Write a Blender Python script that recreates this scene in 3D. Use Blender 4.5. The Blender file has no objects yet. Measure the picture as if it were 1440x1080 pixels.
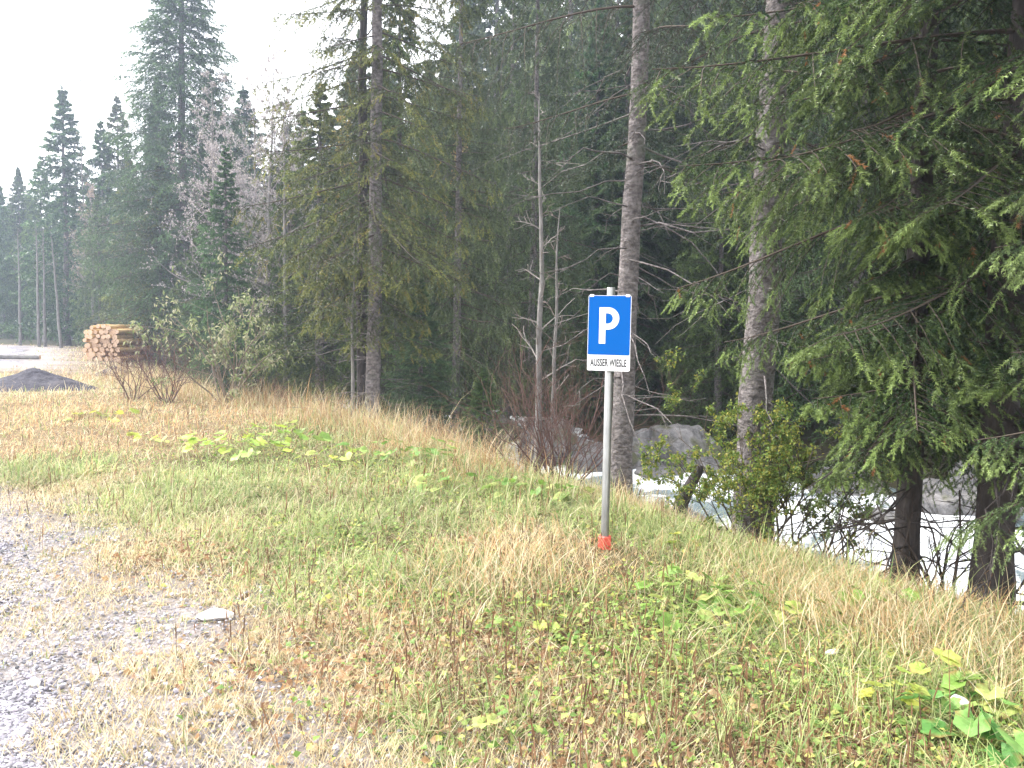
import bpy, math, random
import numpy as np
from mathutils import Matrix, Vector
R = math.radians
RNG = np.random.default_rng(7)
sc = bpy.context.scene
COL = sc.collection

# ------------------------------------------------------------------ camera
F_PX = 1175.0
CAM = Vector((0, 0, 1.65))
PITCH, ROLL = 4.14, 1.0
cd = bpy.data.cameras.new("camera"); cam = bpy.data.objects.new("camera", cd); COL.objects.link(cam)
cd.sensor_width = 36; cd.lens = 36 * F_PX / 1440; cd.clip_end = 3000; cd.clip_start = 0.05
CM = Matrix.Rotation(R(90 - PITCH), 3, 'X') @ Matrix.Rotation(R(ROLL), 3, 'Z')
cam.matrix_world = Matrix.Translation(CAM) @ CM.to_4x4()
sc.camera = cam

def ray(px, py):
    return CM @ Vector(((px - 720) / F_PX, (540 - py) / F_PX, -1))
def at_z(px, py, z=0.0):
    d = ray(px, py); t = (z - CAM.z) / d.z
    return CAM + d * t
def at_y(px, py, y):
    d = ray(px, py); return CAM + d * (y / d.y)

# ------------------------------------------------------------------ noise
def _hash(ix, iy, iz, seed):
    h = (ix * 374761393 + iy * 668265263 + iz * 2147483647 + seed * 974634777) & 0xFFFFFFFF
    h = ((h ^ (h >> 13)) * 1274126177) & 0xFFFFFFFF
    return ((h ^ (h >> 16)) & 0xFFFF) / 65535.0
def vn(x, y, z=None, seed=0):
    x = np.asarray(x, float); y = np.asarray(y, float)
    z = np.zeros_like(x) if z is None else np.asarray(z, float)
    xi, yi, zi = (np.floor(a).astype(np.int64) for a in (x, y, z))
    fx, fy, fz = x - xi, y - yi, z - zi
    fx, fy, fz = (f * f * (3 - 2 * f) for f in (fx, fy, fz))
    out = 0
    for dx in (0, 1):
        for dy in (0, 1):
            for dz in (0, 1):
                w = (fx if dx else 1 - fx) * (fy if dy else 1 - fy) * (fz if dz else 1 - fz)
                out = out + w * _hash(xi + dx, yi + dy, zi + dz, seed)
    return out
def fbm(x, y, z=None, seed=0, o=4):
    s, a, t = 0, 0.5, 0
    for k in range(o):
        m = 2.03 ** k
        s = s + a * vn(np.asarray(x) * m, np.asarray(y) * m, None if z is None else np.asarray(z) * m, seed + k); t += a; a *= 0.5
    return s / t
def sstep(a, b, x):
    t = np.clip((np.asarray(x, float) - a) / (b - a), 0, 1); return t * t * (3 - 2 * t)
def norm(a):
    return a / np.maximum(np.linalg.norm(a, axis=-1, keepdims=True), 1e-9)

# ------------------------------------------------------------------ terrain
EY = [-40, 0, 5.2, 8.6, 11, 14.4, 18.5, 22, 27, 36, 45, 60, 100, 170]
EX = [30, 6.5, 3.25, 1.15, -0.4, -2.5, -6.6, -9.6, -12.5, -15, -17, -20, -28, -42]
def edge_u(x, y):
    return (np.asarray(x, float) - np.interp(y, EY, EX)) * 0.85
PU = [-400, -2.0, -1.1, -0.3, 0.5, 1.6, 3.0, 4.4, 9.0, 10.3, 13, 20, 62, 150]
PZ = [0.0, 0.0, -0.03, -0.13, -0.33, -0.85, -1.5, -2.0, -2.0, -1.15, -0.2, 3.6, 31, 45]
def gravel_raw(x, y):
    # signed distance-like value, > 0 on the gravel near the camera and on the lot at the far left
    a = at_z(-85, 735); b = at_z(275, 1080)
    dx, dy = b.x - a.x, b.y - a.y; L = math.hypot(dx, dy)
    s = ((np.asarray(x) - a.x) * dy - (np.asarray(y) - a.y) * dx) / L
    near = -s if ((-50 - a.x) * dy - (0 - a.y) * dx) < 0 else s
    near = near - 3.0 * sstep(7.5, 10, y)
    far = np.minimum(np.minimum((np.asarray(y) - 27.5) * 0.6, (43.5 - np.asarray(y)) * 0.6), (-0.565 * np.asarray(y) - 0.3 - np.asarray(x)))
    n = (fbm(np.asarray(x) * 1.6, np.asarray(y) * 1.6, seed=31) - 0.5)
    return np.maximum(near + n * 1.5, far * 0.5 + n * 1.2)
def hz(x, y):
    x = np.asarray(x, float); y = np.asarray(y, float)
    wob = (fbm(x * .35, y * .35, seed=3) - .5) * 1.4
    u = edge_u(x, y) + wob * sstep(-1, 1.5, edge_u(x, y))
    z = np.interp(u, PU, PZ)
    z = z + (fbm(x * .9, y * .9, seed=9) - .5) * (0.09 + 0.5 * sstep(1, 12, u)) * sstep(-0.6, 0.4, -gravel_raw(x, y))
    z = z + (fbm(x * .12, y * .12, seed=11) - .5) * 3.0 * sstep(14, 30, u)
    return z
def hz1(x, y): return float(hz(np.array([x]), np.array([y]))[0])
def ground(px, py, dz=0.0):
    # where the sight line through a photo pixel meets the terrain
    d = ray(px, py); d = d / d.y
    ys = np.linspace(2.0, 90, 6000)
    gz = hz(d.x * ys, ys); rz = CAM.z + d.z * ys
    k = np.argmax(rz < gz) if (rz < gz).any() else len(ys) - 1
    return Vector((d.x * ys[k], ys[k], gz[k] + dz))

def crest(px, u=0.3):
    # the point of the bank edge (u metres past it) in the column of a photo pixel
    d = ray(px, 640); d = d / d.y
    ys = np.linspace(3, 60, 4000); k = np.argmax(edge_u(d.x * ys, ys) > u)
    return Vector((d.x * ys[k], ys[k], hz1(d.x * ys[k], ys[k])))

# ------------------------------------------------------------------ mesh helpers
class Geo:
    def __init__(s): s.v, s.c, s.t, s.q, s.tm, s.qm, s.n = [], [], [], [], [], [], 0
    def add(s, V, tris=None, quads=None, col=None, mi=0):
        V = np.asarray(V, np.float32).reshape(-1, 3)
        if col is None: col = (.5, .5, .5)
        c = np.asarray(col, np.float32)
        s.c.append(np.broadcast_to(c, (len(V), 3)) if c.ndim == 1 else c)
        s.v.append(V)
        if tris is not None and len(tris):
            t = np.asarray(tris, np.int64) + s.n; s.t.append(t); s.tm.append(np.full(len(t), mi))
        if quads is not None and len(quads):
            q = np.asarray(quads, np.int64) + s.n; s.q.append(q); s.qm.append(np.full(len(q), mi))
        s.n += len(V)
    def mesh(s, name, mats, smooth=False):
        V = np.concatenate(s.v); C = np.concatenate(s.c)
        T = np.concatenate(s.t) if s.t else np.zeros((0, 3), np.int64)
        Q = np.concatenate(s.q) if s.q else np.zeros((0, 4), np.int64)
        m = bpy.data.meshes.new(name)
        m.vertices.add(len(V)); m.vertices.foreach_set("co", V.ravel())
        nl = T.size + Q.size; m.loops.add(nl)
        m.loops.foreach_set("vertex_index", np.concatenate([T.ravel(), Q.ravel()]).astype(np.int32))
        m.polygons.add(len(T) + len(Q))
        st = np.concatenate([np.arange(len(T)) * 3, T.size + np.arange(len(Q)) * 4]).astype(np.int32)
        m.polygons.foreach_set("loop_start", st)
        mi = np.concatenate((s.tm if s.t else []) + (s.qm if s.q else [])).astype(np.int32)
        m.polygons.foreach_set("material_index", mi)
        m.polygons.foreach_set("use_smooth", np.full(len(st), smooth, bool))
        a = m.color_attributes.new("Col", 'FLOAT_COLOR', 'POINT')
        a.data.foreach_set("color", np.concatenate([C, np.ones((len(C), 1), np.float32)], 1).astype(np.float32).ravel())
        for x in (mats if isinstance(mats, (list, tuple)) else [mats]): m.materials.append(x)
        m.update(); m.validate()
        return m
    def obj(s, name, mats, parent=None, smooth=False, loc=None):
        o = bpy.data.objects.new(name, s.mesh(name, mats, smooth)); COL.objects.link(o)
        if parent: o.parent = parent
        if loc is not None: o.location = loc
        return o
def tag(o, label=None, cat=None, group=None, kind=None):
    if label: o["label"] = label
    if cat: o["category"] = cat
    if group: o["group"] = group
    if kind: o["kind"] = kind
    return o
def empty(name, label, cat, loc=(0, 0, 0), rz=0.0, group=None):
    o = bpy.data.objects.new(name, None); COL.objects.link(o)
    o.empty_display_size = 0.2; o.location = loc; o.rotation_euler = (0, 0, rz)
    return tag(o, label, cat, group)
def part(name, mesh, parent):
    o = bpy.data.objects.new(name, mesh); COL.objects.link(o); o.parent = parent; return o
def copy_tree(root, label=None, group=None):
    r = root.copy(); COL.objects.link(r)
    if label: r["label"] = label
    if group: r["group"] = group
    for ch in root.children:
        c = ch.copy(); COL.objects.link(c); c.parent = r
    return r

def tubes(P, rad, sides=4, close=True):
    P = np.asarray(P, float); n, m, _ = P.shape; rad = np.broadcast_to(rad, (n, m))
    T = np.empty_like(P); T[:, 1:-1] = P[:, 2:] - P[:, :-2]; T[:, 0] = P[:, 1] - P[:, 0]; T[:, -1] = P[:, -1] - P[:, -2]
    T = norm(T)
    ref = np.where(np.abs(T[:, :1, 2:3]) > .8, np.array([[[1., 0, 0]]]), np.array([[[0, 0, 1.]]])) * np.ones_like(T)
    A = norm(np.cross(T, ref)); B = np.cross(T, A)
    th = np.arange(sides) * 2 * np.pi / sides
    V = P[:, :, None] + (A[:, :, None] * np.cos(th)[None, None, :, None] + B[:, :, None] * np.sin(th)[None, None, :, None]) * rad[:, :, None, None]
    base = (np.arange(n)[:, None, None] * m + np.arange(m - 1)[None, :, None]) * sides
    j = np.arange(sides)[None, None]; j2 = (j + 1) % sides
    Q = np.stack([base + j, base + j2, base + sides + j2, base + sides + j], -1).reshape(-1, 4)
    return V.reshape(-1, 3), Q

def box_v(x0, x1, y0, y1, z0, z1):
    V = [(x, y, z) for z in (z0, z1) for y in (y0, y1) for x in (x0, x1)]
    Q = [(0, 2, 3, 1), (4, 5, 7, 6), (0, 1, 5, 4), (2, 6, 7, 3), (0, 4, 6, 2), (1, 3, 7, 5)]
    return V, Q

# ------------------------------------------------------------------ materials
def newmat(name):
    m = bpy.data.materials.new(name); m.use_nodes = True
    nt = m.node_tree; nt.nodes.clear()
    return m, nt, nt.nodes, nt.links
def N(nt, t, **k):
    n = nt.nodes.new(t)
    for a, b in k.items():
        if a.startswith('i_'):
            n.inputs[a[2:].replace('_', ' ')].default_value = b
        else: setattr(n, a, b)
    return n
def ramp(nt, fac, stops):
    r = N(nt, 'ShaderNodeValToRGB'); e = r.color_ramp.elements
    while len(e) < len(stops): e.new(.5)
    for k, (p, c) in enumerate(stops): e[k].position = p; e[k].color = (*c, 1) if len(c) == 3 else c
    nt.links.new(fac, r.inputs[0]); return r.outputs[0]
def leafmat(name, rough=.55, transl=.3, var=.25, spec=.25, hue=0.0):
    m, nt, nd, ln = newmat(name)
    a = N(nt, 'ShaderNodeVertexColor', layer_name="Col")
    oi = N(nt, 'ShaderNodeObjectInfo')
    mr = N(nt, 'ShaderNodeMapRange'); mr.inputs['To Min'].default_value = 1 - var; mr.inputs['To Max'].default_value = 1 + var
    ln.new(oi.outputs['Random'], mr.inputs[0])
    hs = N(nt, 'ShaderNodeHueSaturation'); ln.new(a.outputs[0], hs.inputs['Color']); ln.new(mr.outputs[0], hs.inputs['Value'])
    if hue:
        m2 = N(nt, 'ShaderNodeMapRange'); m2.inputs['To Min'].default_value = .5 + hue; m2.inputs['To Max'].default_value = .5 - hue
        fr = N(nt, 'ShaderNodeMath', operation='FRACT'); mu = N(nt, 'ShaderNodeMath', operation='MULTIPLY'); mu.inputs[1].default_value = 7.3
        ln.new(oi.outputs['Random'], mu.inputs[0]); ln.new(mu.outputs[0], fr.inputs[0]); ln.new(fr.outputs[0], m2.inputs[0]); ln.new(m2.outputs[0], hs.inputs['Hue'])
    p = N(nt, 'ShaderNodeBsdfPrincipled'); p.inputs['Roughness'].default_value = rough; p.inputs['Specular IOR Level'].default_value = spec
    t = N(nt, 'ShaderNodeBsdfTranslucent'); mx = N(nt, 'ShaderNodeMixShader'); mx.inputs[0].default_value = transl
    ln.new(hs.outputs[0], p.inputs['Base Color']); ln.new(hs.outputs[0], t.inputs[0])
    ln.new(p.outputs[0], mx.inputs[1]); ln.new(t.outputs[0], mx.inputs[2])
    o = N(nt, 'ShaderNodeOutputMaterial'); ln.new(mx.outputs[0], o.inputs[0])
    return m
def noisemat(name, stops, scale=5, stretch=(1, 1, 1), detail=8, rough=.85, bump=.5, bscale=None, bdist=.02, spec=.25, coord='Object', second=None):
    m, nt, nd, ln = newmat(name)
    tc = N(nt, 'ShaderNodeTexCoord'); mp = N(nt, 'ShaderNodeMapping'); mp.inputs['Scale'].default_value = stretch
    ln.new(tc.outputs[coord], mp.inputs[0])
    n = N(nt, 'ShaderNodeTexNoise'); n.inputs['Scale'].default_value = scale; n.inputs['Detail'].default_value = detail; n.inputs['Roughness'].default_value = .65
    ln.new(mp.outputs[0], n.inputs['Vector'])
    c = ramp(nt, n.outputs['Fac'], stops)
    if second:
        n3 = N(nt, 'ShaderNodeTexNoise'); n3.inputs['Scale'].default_value = second[0]; n3.inputs['Detail'].default_value = 4
        ln.new(tc.outputs[coord], n3.inputs['Vector'])
        mk = ramp(nt, n3.outputs['Fac'], [(second[1], (0, 0, 0)), (second[2], (1, 1, 1))])
        mx = N(nt, 'ShaderNodeMix', data_type='RGBA'); ln.new(mk, mx.inputs[0]); ln.new(c, mx.inputs[6]); mx.inputs[7].default_value = (*second[3], 1)
        c = mx.outputs[2]
    p = N(nt, 'ShaderNodeBsdfPrincipled'); p.inputs['Roughness'].default_value = rough; p.inputs['Specular IOR Level'].default_value = spec
    ln.new(c, p.inputs['Base Color'])
    n2 = N(nt, 'ShaderNodeTexNoise'); n2.inputs['Scale'].default_value = bscale or scale * 3; n2.inputs['Detail'].default_value = 6
    ln.new(mp.outputs[0], n2.inputs['Vector'])
    b = N(nt, 'ShaderNodeBump'); b.inputs['Strength'].default_value = bump; b.inputs['Distance'].default_value = bdist
    ln.new(n2.outputs['Fac'], b.inputs['Height']); ln.new(b.outputs[0], p.inputs['Normal'])
    o = N(nt, 'ShaderNodeOutputMaterial'); ln.new(p.outputs[0], o.inputs[0])
    return m
def plain(name, col, rough=.5, metal=0., spec=.4, var=0.06, scale=12):
    c = np.array(col); return_m = noisemat(name, [(0.25, tuple(c * (1 - var))), (.75, tuple(np.minimum(c * (1 + var), 1)))], scale=scale, bump=.05, bdist=.002, rough=rough, spec=spec)
    return_m.node_tree.nodes['Principled BSDF'].inputs['Metallic'].default_value = metal
    return return_m

M = {}
M['needle'] = leafmat('spruce_needles', rough=.5, transl=.2, var=.22, hue=.02)
M['needle_near'] = leafmat('spruce_needles_close', rough=.45, transl=.22, var=.05, spec=.35)
M['leaf'] = leafmat('leaf', rough=.5, transl=.35, var=.08)
M['grass'] = leafmat('grass_blade', rough=.6, transl=.35, var=.0, spec=.2)
M['twig'] = leafmat('twig_bark', rough=.85, transl=.0, var=.15, spec=.15)
M['bark'] = noisemat('spruce_bark', [(.28, (.035, .03, .03)), (.46, (.105, .092, .09)), (.63, (.20, .178, .175)), (.85, (.33, .31, .305))], scale=13, stretch=(1, 1, 1.5), bump=1.0, bscale=22, bdist=.035, second=(2.2, .56, .72, (.10, .105, .085)))
M['bark_dark'] = noisemat('dark_bark', [(.3, (.018, .015, .014)), (.55, (.05, .042, .04)), (.8, (.10, .09, .085))], scale=11, stretch=(1, 1, .35), bump=1.0, bscale=18, bdist=.03)
M['bark_grey'] = noisemat('grey_bark', [(.25, (.06, .055, .052)), (.5, (.16, .15, .145)), (.8, (.28, .265, .255))], scale=8, stretch=(1, 1, .6), bump=.7, bscale=20, bdist=.015, second=(3.1, .55, .7, (.15, .155, .12)))
M['rock'] = noisemat('stream_rock', [(.25, (.05, .047, .046)), (.45, (.13, .125, .125)), (.62, (.22, .21, .21)), (.85, (.36, .35, .345))], scale=3.2, bump=1.0, bscale=9, bdist=.12, second=(2.1, .5, .64, (.085, .085, .05)))
M['pale_stone'] = noisemat('pale_stone', [(.3, (.55, .53, .53)), (.7, (.75, .73, .72))], scale=9, bump=.6, bscale=14, bdist=.01)
M['heap'] = noisemat('dark_gravel', [(.25, (.018, .017, .024)), (.5, (.042, .039, .052)), (.8, (.10, .093, .115))], scale=28, bump=1.0, bscale=40, bdist=.03, second=(2.0, .6, .75, (.11, .1, .11)))
M['log_y'] = noisemat('peeled_log', [(.25, (.42, .25, .11)), (.5, (.60, .40, .18)), (.8, (.72, .54, .28))], scale=3, stretch=(4, 4, .5), bump=.4, bdist=.01)
M['log_r'] = noisemat('reddish_log_bark', [(.25, (.2, .1, .07)), (.5, (.36, .19, .13)), (.8, (.5, .31, .22))], scale=3, stretch=(4, 4, .6), bump=.6, bdist=.01)
M['log_end'] = noisemat('log_cut_end', [(.3, (.40, .26, .17)), (.7, (.68, .50, .36))], scale=14, bump=.3, bdist=.005)
M['blue'] = plain('sign_blue', (.0006, .10, .40), rough=.6, spec=.08, var=.03, scale=4)
M['white'] = plain('sign_white', (.82, .82, .82), rough=.4, var=.02, scale=4)
M['black'] = plain('sign_lettering', (.018, .018, .022), rough=.5)
M['steel'] = noisemat('galvanised_steel', [(.3, (.2, .2, .195)), (.7, (.33, .33, .32))], scale=16, stretch=(1, 1, .3), bump=.08, bdist=.002, rough=.42)
M['steel'].node_tree.nodes['Principled BSDF'].inputs['Metallic'].default_value = .75
M['red'] = plain('red_plastic', (.62, .10, .07), rough=.5, var=.15, scale=18)

def ground_mat():
    m, nt, nd, ln = newmat('ground_soil')
    tc = N(nt, 'ShaderNodeTexCoord')
    a = N(nt, 'ShaderNodeVertexColor', layer_name="Col")
    sp = N(nt, 'ShaderNodeSeparateColor'); ln.new(a.outputs[0], sp.inputs[0])
    def no(s, d=8, r=.65):
        n = N(nt, 'ShaderNodeTexNoise'); n.inputs['Scale'].default_value = s; n.inputs['Detail'].default_value = d; n.inputs['Roughness'].default_value = r
        ln.new(tc.outputs['Object'], n.inputs['Vector']); return n.outputs['Fac']
    straw = ramp(nt, no(14), [(.25, (.06, .042, .025)), (.5, (.16, .115, .065)), (.8, (.30, .23, .13))])  # soil colour darkened to stand for shade in the gaps between grass
    green = ramp(nt, no(11), [(.3, (.04, .045, .018)), (.7, (.13, .12, .05))])
    forest = ramp(nt, no(2.2), [(.3, (.03, .025, .018)), (.5, (.055, .05, .03)), (.62, (.05, .065, .025)), (.8, (.11, .095, .07))])
    grav = ramp(nt, no(30), [(.3, (.16, .15, .165)), (.5, (.33, .32, .35)), (.75, (.5, .48, .52))])
    def mix(f, x, y):
        q = N(nt, 'ShaderNodeMix', data_type='RGBA'); ln.new(f, q.inputs[0]); ln.new(x, q.inputs[6]); ln.new(y, q.inputs[7]); return q.outputs[2]
    c = mix(sp.outputs[1], straw, green); c = mix(sp.outputs[0], c, grav); c = mix(sp.outputs[2], c, forest)
    p = N(nt, 'ShaderNodeBsdfPrincipled'); p.inputs['Roughness'].default_value = .95; p.inputs['Specular IOR Level'].default_value = .1
    ln.new(c, p.inputs['Base Color'])
    b = N(nt, 'ShaderNodeBump'); b.inputs['Strength'].default_value = .8; b.inputs['Distance'].default_value = .03
    ln.new(no(26, 5), b.inputs['Height']); ln.new(b.outputs[0], p.inputs['Normal'])
    o = N(nt, 'ShaderNodeOutputMaterial'); ln.new(p.outputs[0], o.inputs[0]); return m
M['ground'] = ground_mat()
def gravel_mat():
    m, nt, nd, ln = newmat('road_gravel')
    tc = N(nt, 'ShaderNodeTexCoord')
    v = N(nt, 'ShaderNodeTexVoronoi'); v.inputs['Scale'].default_value = 55; ln.new(tc.outputs['Object'], v.inputs['Vector'])
    v2 = N(nt, 'ShaderNodeTexVoronoi'); v2.inputs['Scale'].default_value = 24; ln.new(tc.outputs['Object'], v2.inputs['Vector'])
    n = N(nt, 'ShaderNodeTexNoise'); n.inputs['Scale'].default_value = 1.3; n.inputs['Detail'].default_value = 6; ln.new(tc.outputs['Object'], n.inputs['Vector'])
    sx = N(nt, 'ShaderNodeSeparateColor'); ln.new(v.outputs['Color'], sx.inputs[0])
    c1 = ramp(nt, sx.outputs[0], [(0, (.055, .053, .06)), (.5, (.18, .173, .195)), (1, (.38, .365, .40))])
    c2 = ramp(nt, n.outputs['Fac'], [(.35, (.75, .74, .80)), (.65, (1.15, 1.1, 1.1))])
    mu = N(nt, 'ShaderNodeMix', data_type='RGBA', blend_type='MULTIPLY'); mu.inputs[0].default_value = 1; ln.new(c1, mu.inputs[6]); ln.new(c2, mu.inputs[7])
    p = N(nt, 'ShaderNodeBsdfPrincipled'); p.inputs['Roughness'].default_value = .8; ln.new(mu.outputs[2], p.inputs['Base Color'])
    ad = N(nt, 'ShaderNodeMath', operation='ADD'); ln.new(v.outputs['Distance'], ad.inputs[0]); ln.new(v2.outputs['Distance'], ad.inputs[1])
    b = N(nt, 'ShaderNodeBump', invert=True); b.inputs['Strength'].default_value = .9; b.inputs['Distance'].default_value = .012
    ln.new(ad.outputs[0], b.inputs['Height']); ln.new(b.outputs[0], p.inputs['Normal'])
    o = N(nt, 'ShaderNodeOutputMaterial'); ln.new(p.outputs[0], o.inputs[0]); return m
M['gravel'] = gravel_mat()
def water_mat():
    m, nt, nd, ln = newmat('rushing_water')
    tc = N(nt, 'ShaderNodeTexCoord'); a = N(nt, 'ShaderNodeVertexColor', layer_name="Col")
    sp = N(nt, 'ShaderNodeSeparateColor'); ln.new(a.outputs[0], sp.inputs[0])
    n = N(nt, 'ShaderNodeTexNoise'); n.inputs['Scale'].default_value = 5; n.inputs['Detail'].default_value = 9; n.inputs['Roughness'].default_value = .7
    ln.new(tc.outputs['Object'], n.inputs['Vector'])
    ad = N(nt, 'ShaderNodeMath', operation='ADD'); ln.new(sp.outputs[0], ad.inputs[0]); ln.new(n.outputs['Fac'], ad.inputs[1])
    f = ramp(nt, ad.outputs[0], [(.80, (0, 0, 0)), (.9, (.5, .5, .5)), (1.04, (1, 1, 1))])
    foam = N(nt, 'ShaderNodeBsdfPrincipled'); foam.inputs['Base Color'].default_value = (.8, .82, .845, 1); foam.inputs['Roughness'].default_value = .7
    foam.inputs['Subsurface Weight'].default_value = 0
    w = N(nt, 'ShaderNodeBsdfPrincipled'); w.inputs['Base Color'].default_value = (.16, .20, .21, 1); w.inputs['Roughness'].default_value = .12; w.inputs['IOR'].default_value = 1.33
    b = N(nt, 'ShaderNodeBump'); b.inputs['Strength'].default_value = .6; b.inputs['Distance'].default_value = .05
    ln.new(n.outputs['Fac'], b.inputs['Height']); ln.new(b.outputs[0], w.inputs['Normal']); ln.new(b.outputs[0], foam.inputs['Normal'])
    mx = N(nt, 'ShaderNodeMixShader'); ln.new(f, mx.inputs[0]); ln.new(w.outputs[0], mx.inputs[1]); ln.new(foam.outputs[0], mx.inputs[2])
    o = N(nt, 'ShaderNodeOutputMaterial'); ln.new(mx.outputs[0], o.inputs[0]); return m
M['water'] = water_mat()

# ------------------------------------------------------------------ meadow zones (metres, from where each patch lies)
def patch_field(x, y, spots):
    f = np.zeros_like(np.asarray(x, float))
    for px, py, r in spots:
        p = at_z(px, py); rr = r * (0.8 + 0.7 * fbm(np.asarray(x) * 1.1 + px, np.asarray(y) * 1.1, seed=21, o=3))
        d2 = ((x - p.x) ** 2 + ((y - p.y) * .75) ** 2) / rr ** 2
        f = np.maximum(f, np.exp(-d2 * d2 * .6))
    return f
GREEN = [(290, 700, .8), (450, 755, .7), (560, 800, .55), (700, 815, .55), (800, 865, .35), (1010, 960, .5), (1150, 900, .7), (350, 655, .8),
         (550, 655, 1.0), (720, 700, .9), (1250, 1000, .8), (1000, 855, .6), (600, 715, .8), (1120, 990, .4), (900, 740, .7), (1000, 780, .5), (420, 830, .3),
         (60, 660, .7), (480, 610, 1.2), (1330, 880, .4), (640, 1020, .25), (1200, 945, .7), (1080, 930, .5), (1310, 935, .45), (1130, 1000, .6), (1350, 970, .5), (980, 830, .45), (1080, 800, .5), (1180, 850, .4)]
ORANGE = [(530, 855, .26), (720, 785, .4), (850, 800, .45), (280, 600, 2.0), (90, 585, 2.2), (650, 640, 1.4), (440, 590, 1.2), (960, 905, .25), (1400, 850, .5), (1250, 870, .5)]
BROWN = [(660, 955, .35), (860, 985, .45), (760, 900, .4), (1040, 1020, .3), (1190, 1050, .3)]
def zones(x, y):
    g = patch_field(x, y, GREEN); o = patch_field(x, y, ORANGE); b = patch_field(x, y, BROWN)
    base = 0.42 * sstep(.42, .62, fbm(x * .8, y * .8, seed=51)) * sstep(-2.3, .3, x + .12 * y - .4)
    g = np.maximum(g, base)
    return g, o, b

# ------------------------------------------------------------------ ground sheet
def axis(segs):
    out = []
    for a, b, st in segs: out.append(np.arange(a, b, st))
    return np.concatenate(out + [[segs[-1][1]]])
gx = axis([(-160, -40, 6), (-40, -12, 1.0), (-12, -6, .35), (-6, 6, .12), (6, 12, .3), (12, 40, 1.0), (40, 160, 6)])
gy = axis([(-40, 0, 3), (0, 2, .4), (2, 12, .12), (12, 24, .3), (24, 60, 1.0), (60, 160, 5)])
X, Y = np.meshgrid(gx, gy); X, Y = X.ravel(), Y.ravel()
Z = hz(X, Y); U = edge_u(X, Y)
g, o_, b_ = zones(X, Y)
gm = np.stack([.62 * sstep(-1.3, 0, gravel_raw(X, Y)), np.clip(g * .8, 0, 1), np.maximum(sstep(.6, 2.0, U), sstep(45, 48, Y))], 1)
nx, ny = len(gx), len(gy)
idx = np.arange(nx * ny).reshape(ny, nx)
Qg = np.stack([idx[:-1, :-1], idx[:-1, 1:], idx[1:, 1:], idx[1:, :-1]], -1).reshape(-1, 4)
G = Geo(); G.add(np.stack([X, Y, Z], 1), quads=Qg, col=gm)
tag(G.obj('ground', M['ground'], smooth=True), kind='structure')

# gravel road: a sheet just above the ground
def gravel_sheet(x0, x1, y0, y1, st):
    xs, ys = np.arange(x0, x1, st), np.arange(y0, y1, st)
    A, B = np.meshgrid(xs, ys); n1, n2 = len(ys), len(xs)
    ii = np.arange(n1 * n2).reshape(n1, n2)
    q = np.stack([ii[:-1, :-1], ii[:-1, 1:], ii[1:, 1:], ii[1:, :-1]], -1).reshape(-1, 4)
    A, B = A.ravel(), B.ravel(); ok = gravel_raw(A, B) > 0.02
    q = q[ok[q].all(1)]
    use = np.unique(q); mp = np.zeros(len(A), int); mp[use] = np.arange(len(use))
    zz = hz(A[use], B[use]) - .012 + .024 * sstep(.02, .2, gravel_raw(A[use], B[use])) + .012 * (fbm(A[use] * 5, B[use] * 5, seed=4) - .5)
    return np.stack([A[use], B[use], zz], 1), mp[q]
G = Geo()
for args in ((-8, 1.2, 1.0, 10, .06), (-45, -13, 24, 46, .4)):
    v, q = gravel_sheet(*args); G.add(v, quads=q)
tag(G.obj('gravel_road', M['gravel'], smooth=True), kind='structure')

# pebbles
def pebbles(P, S, rng):
    t = (1 + 5 ** .5) / 2
    iv = norm(np.array([(-1, t, 0), (1, t, 0), (-1, -t, 0), (1, -t, 0), (0, -1, t), (0, 1, t), (0, -1, -t), (0, 1, -t), (t, 0, -1), (t, 0, 1), (-t, 0, -1), (-t, 0, 1)], float))
    itr = np.array([(0, 11, 5), (0, 5, 1), (0, 1, 7), (0, 7, 10), (0, 10, 11), (1, 5, 9), (5, 11, 4), (11, 10, 2), (10, 7, 6), (7, 1, 8), (3, 9, 4), (3, 4, 2), (3, 2, 6), (3, 6, 8), (3, 8, 9), (4, 9, 5), (2, 4, 11), (6, 2, 10), (8, 6, 7), (9, 8, 1)])
    n = len(P); th = rng.uniform(0, 6.28, n)
    d = iv[None] * rng.uniform(.7, 1.2, (n, 12, 1)) * rng.uniform(.6, 1.1, (n, 1, 3)) * np.array([1, 1, .7])
    c, s = np.cos(th)[:, None], np.sin(th)[:, None]
    d = np.stack([d[..., 0] * c - d[..., 1] * s, d[..., 0] * s + d[..., 1] * c, d[..., 2]], -1) * S[:, None, None]
    V = P[:, None] + d
    T = (itr[None] + np.arange(n)[:, None, None] * 12).reshape(-1, 3)
    return V.reshape(-1, 3), T
n = 110000
x = RNG.uniform(-6.5, .8, n); y = RNG.uniform(2.0, 9, n)
k = (gravel_raw(x, y) > -1.1 * RNG.random(n) ** 2.2) & (np.abs(x) < .76 * y + .7)
x, y = x[k], y[k]
S = RNG.gamma(2.0, .0022, len(x)) + .0035
S = np.minimum(S, .017)
V, T = pebbles(np.stack([x, y, hz(x, y) + .012 + S * .2], 1), S, RNG)
tone = np.repeat(RNG.uniform(.07, .5, (len(x), 1)) * (np.array([1, .96, 1.08])[None] + RNG.uniform(-.04, .04, (len(x), 3))), 12, 0)
G = Geo(); G.add(V, tris=T, col=tone)
tag(G.obj('gravel', leafmat('pebble', rough=.75, transl=0, var=0)), kind='stuff')

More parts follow.
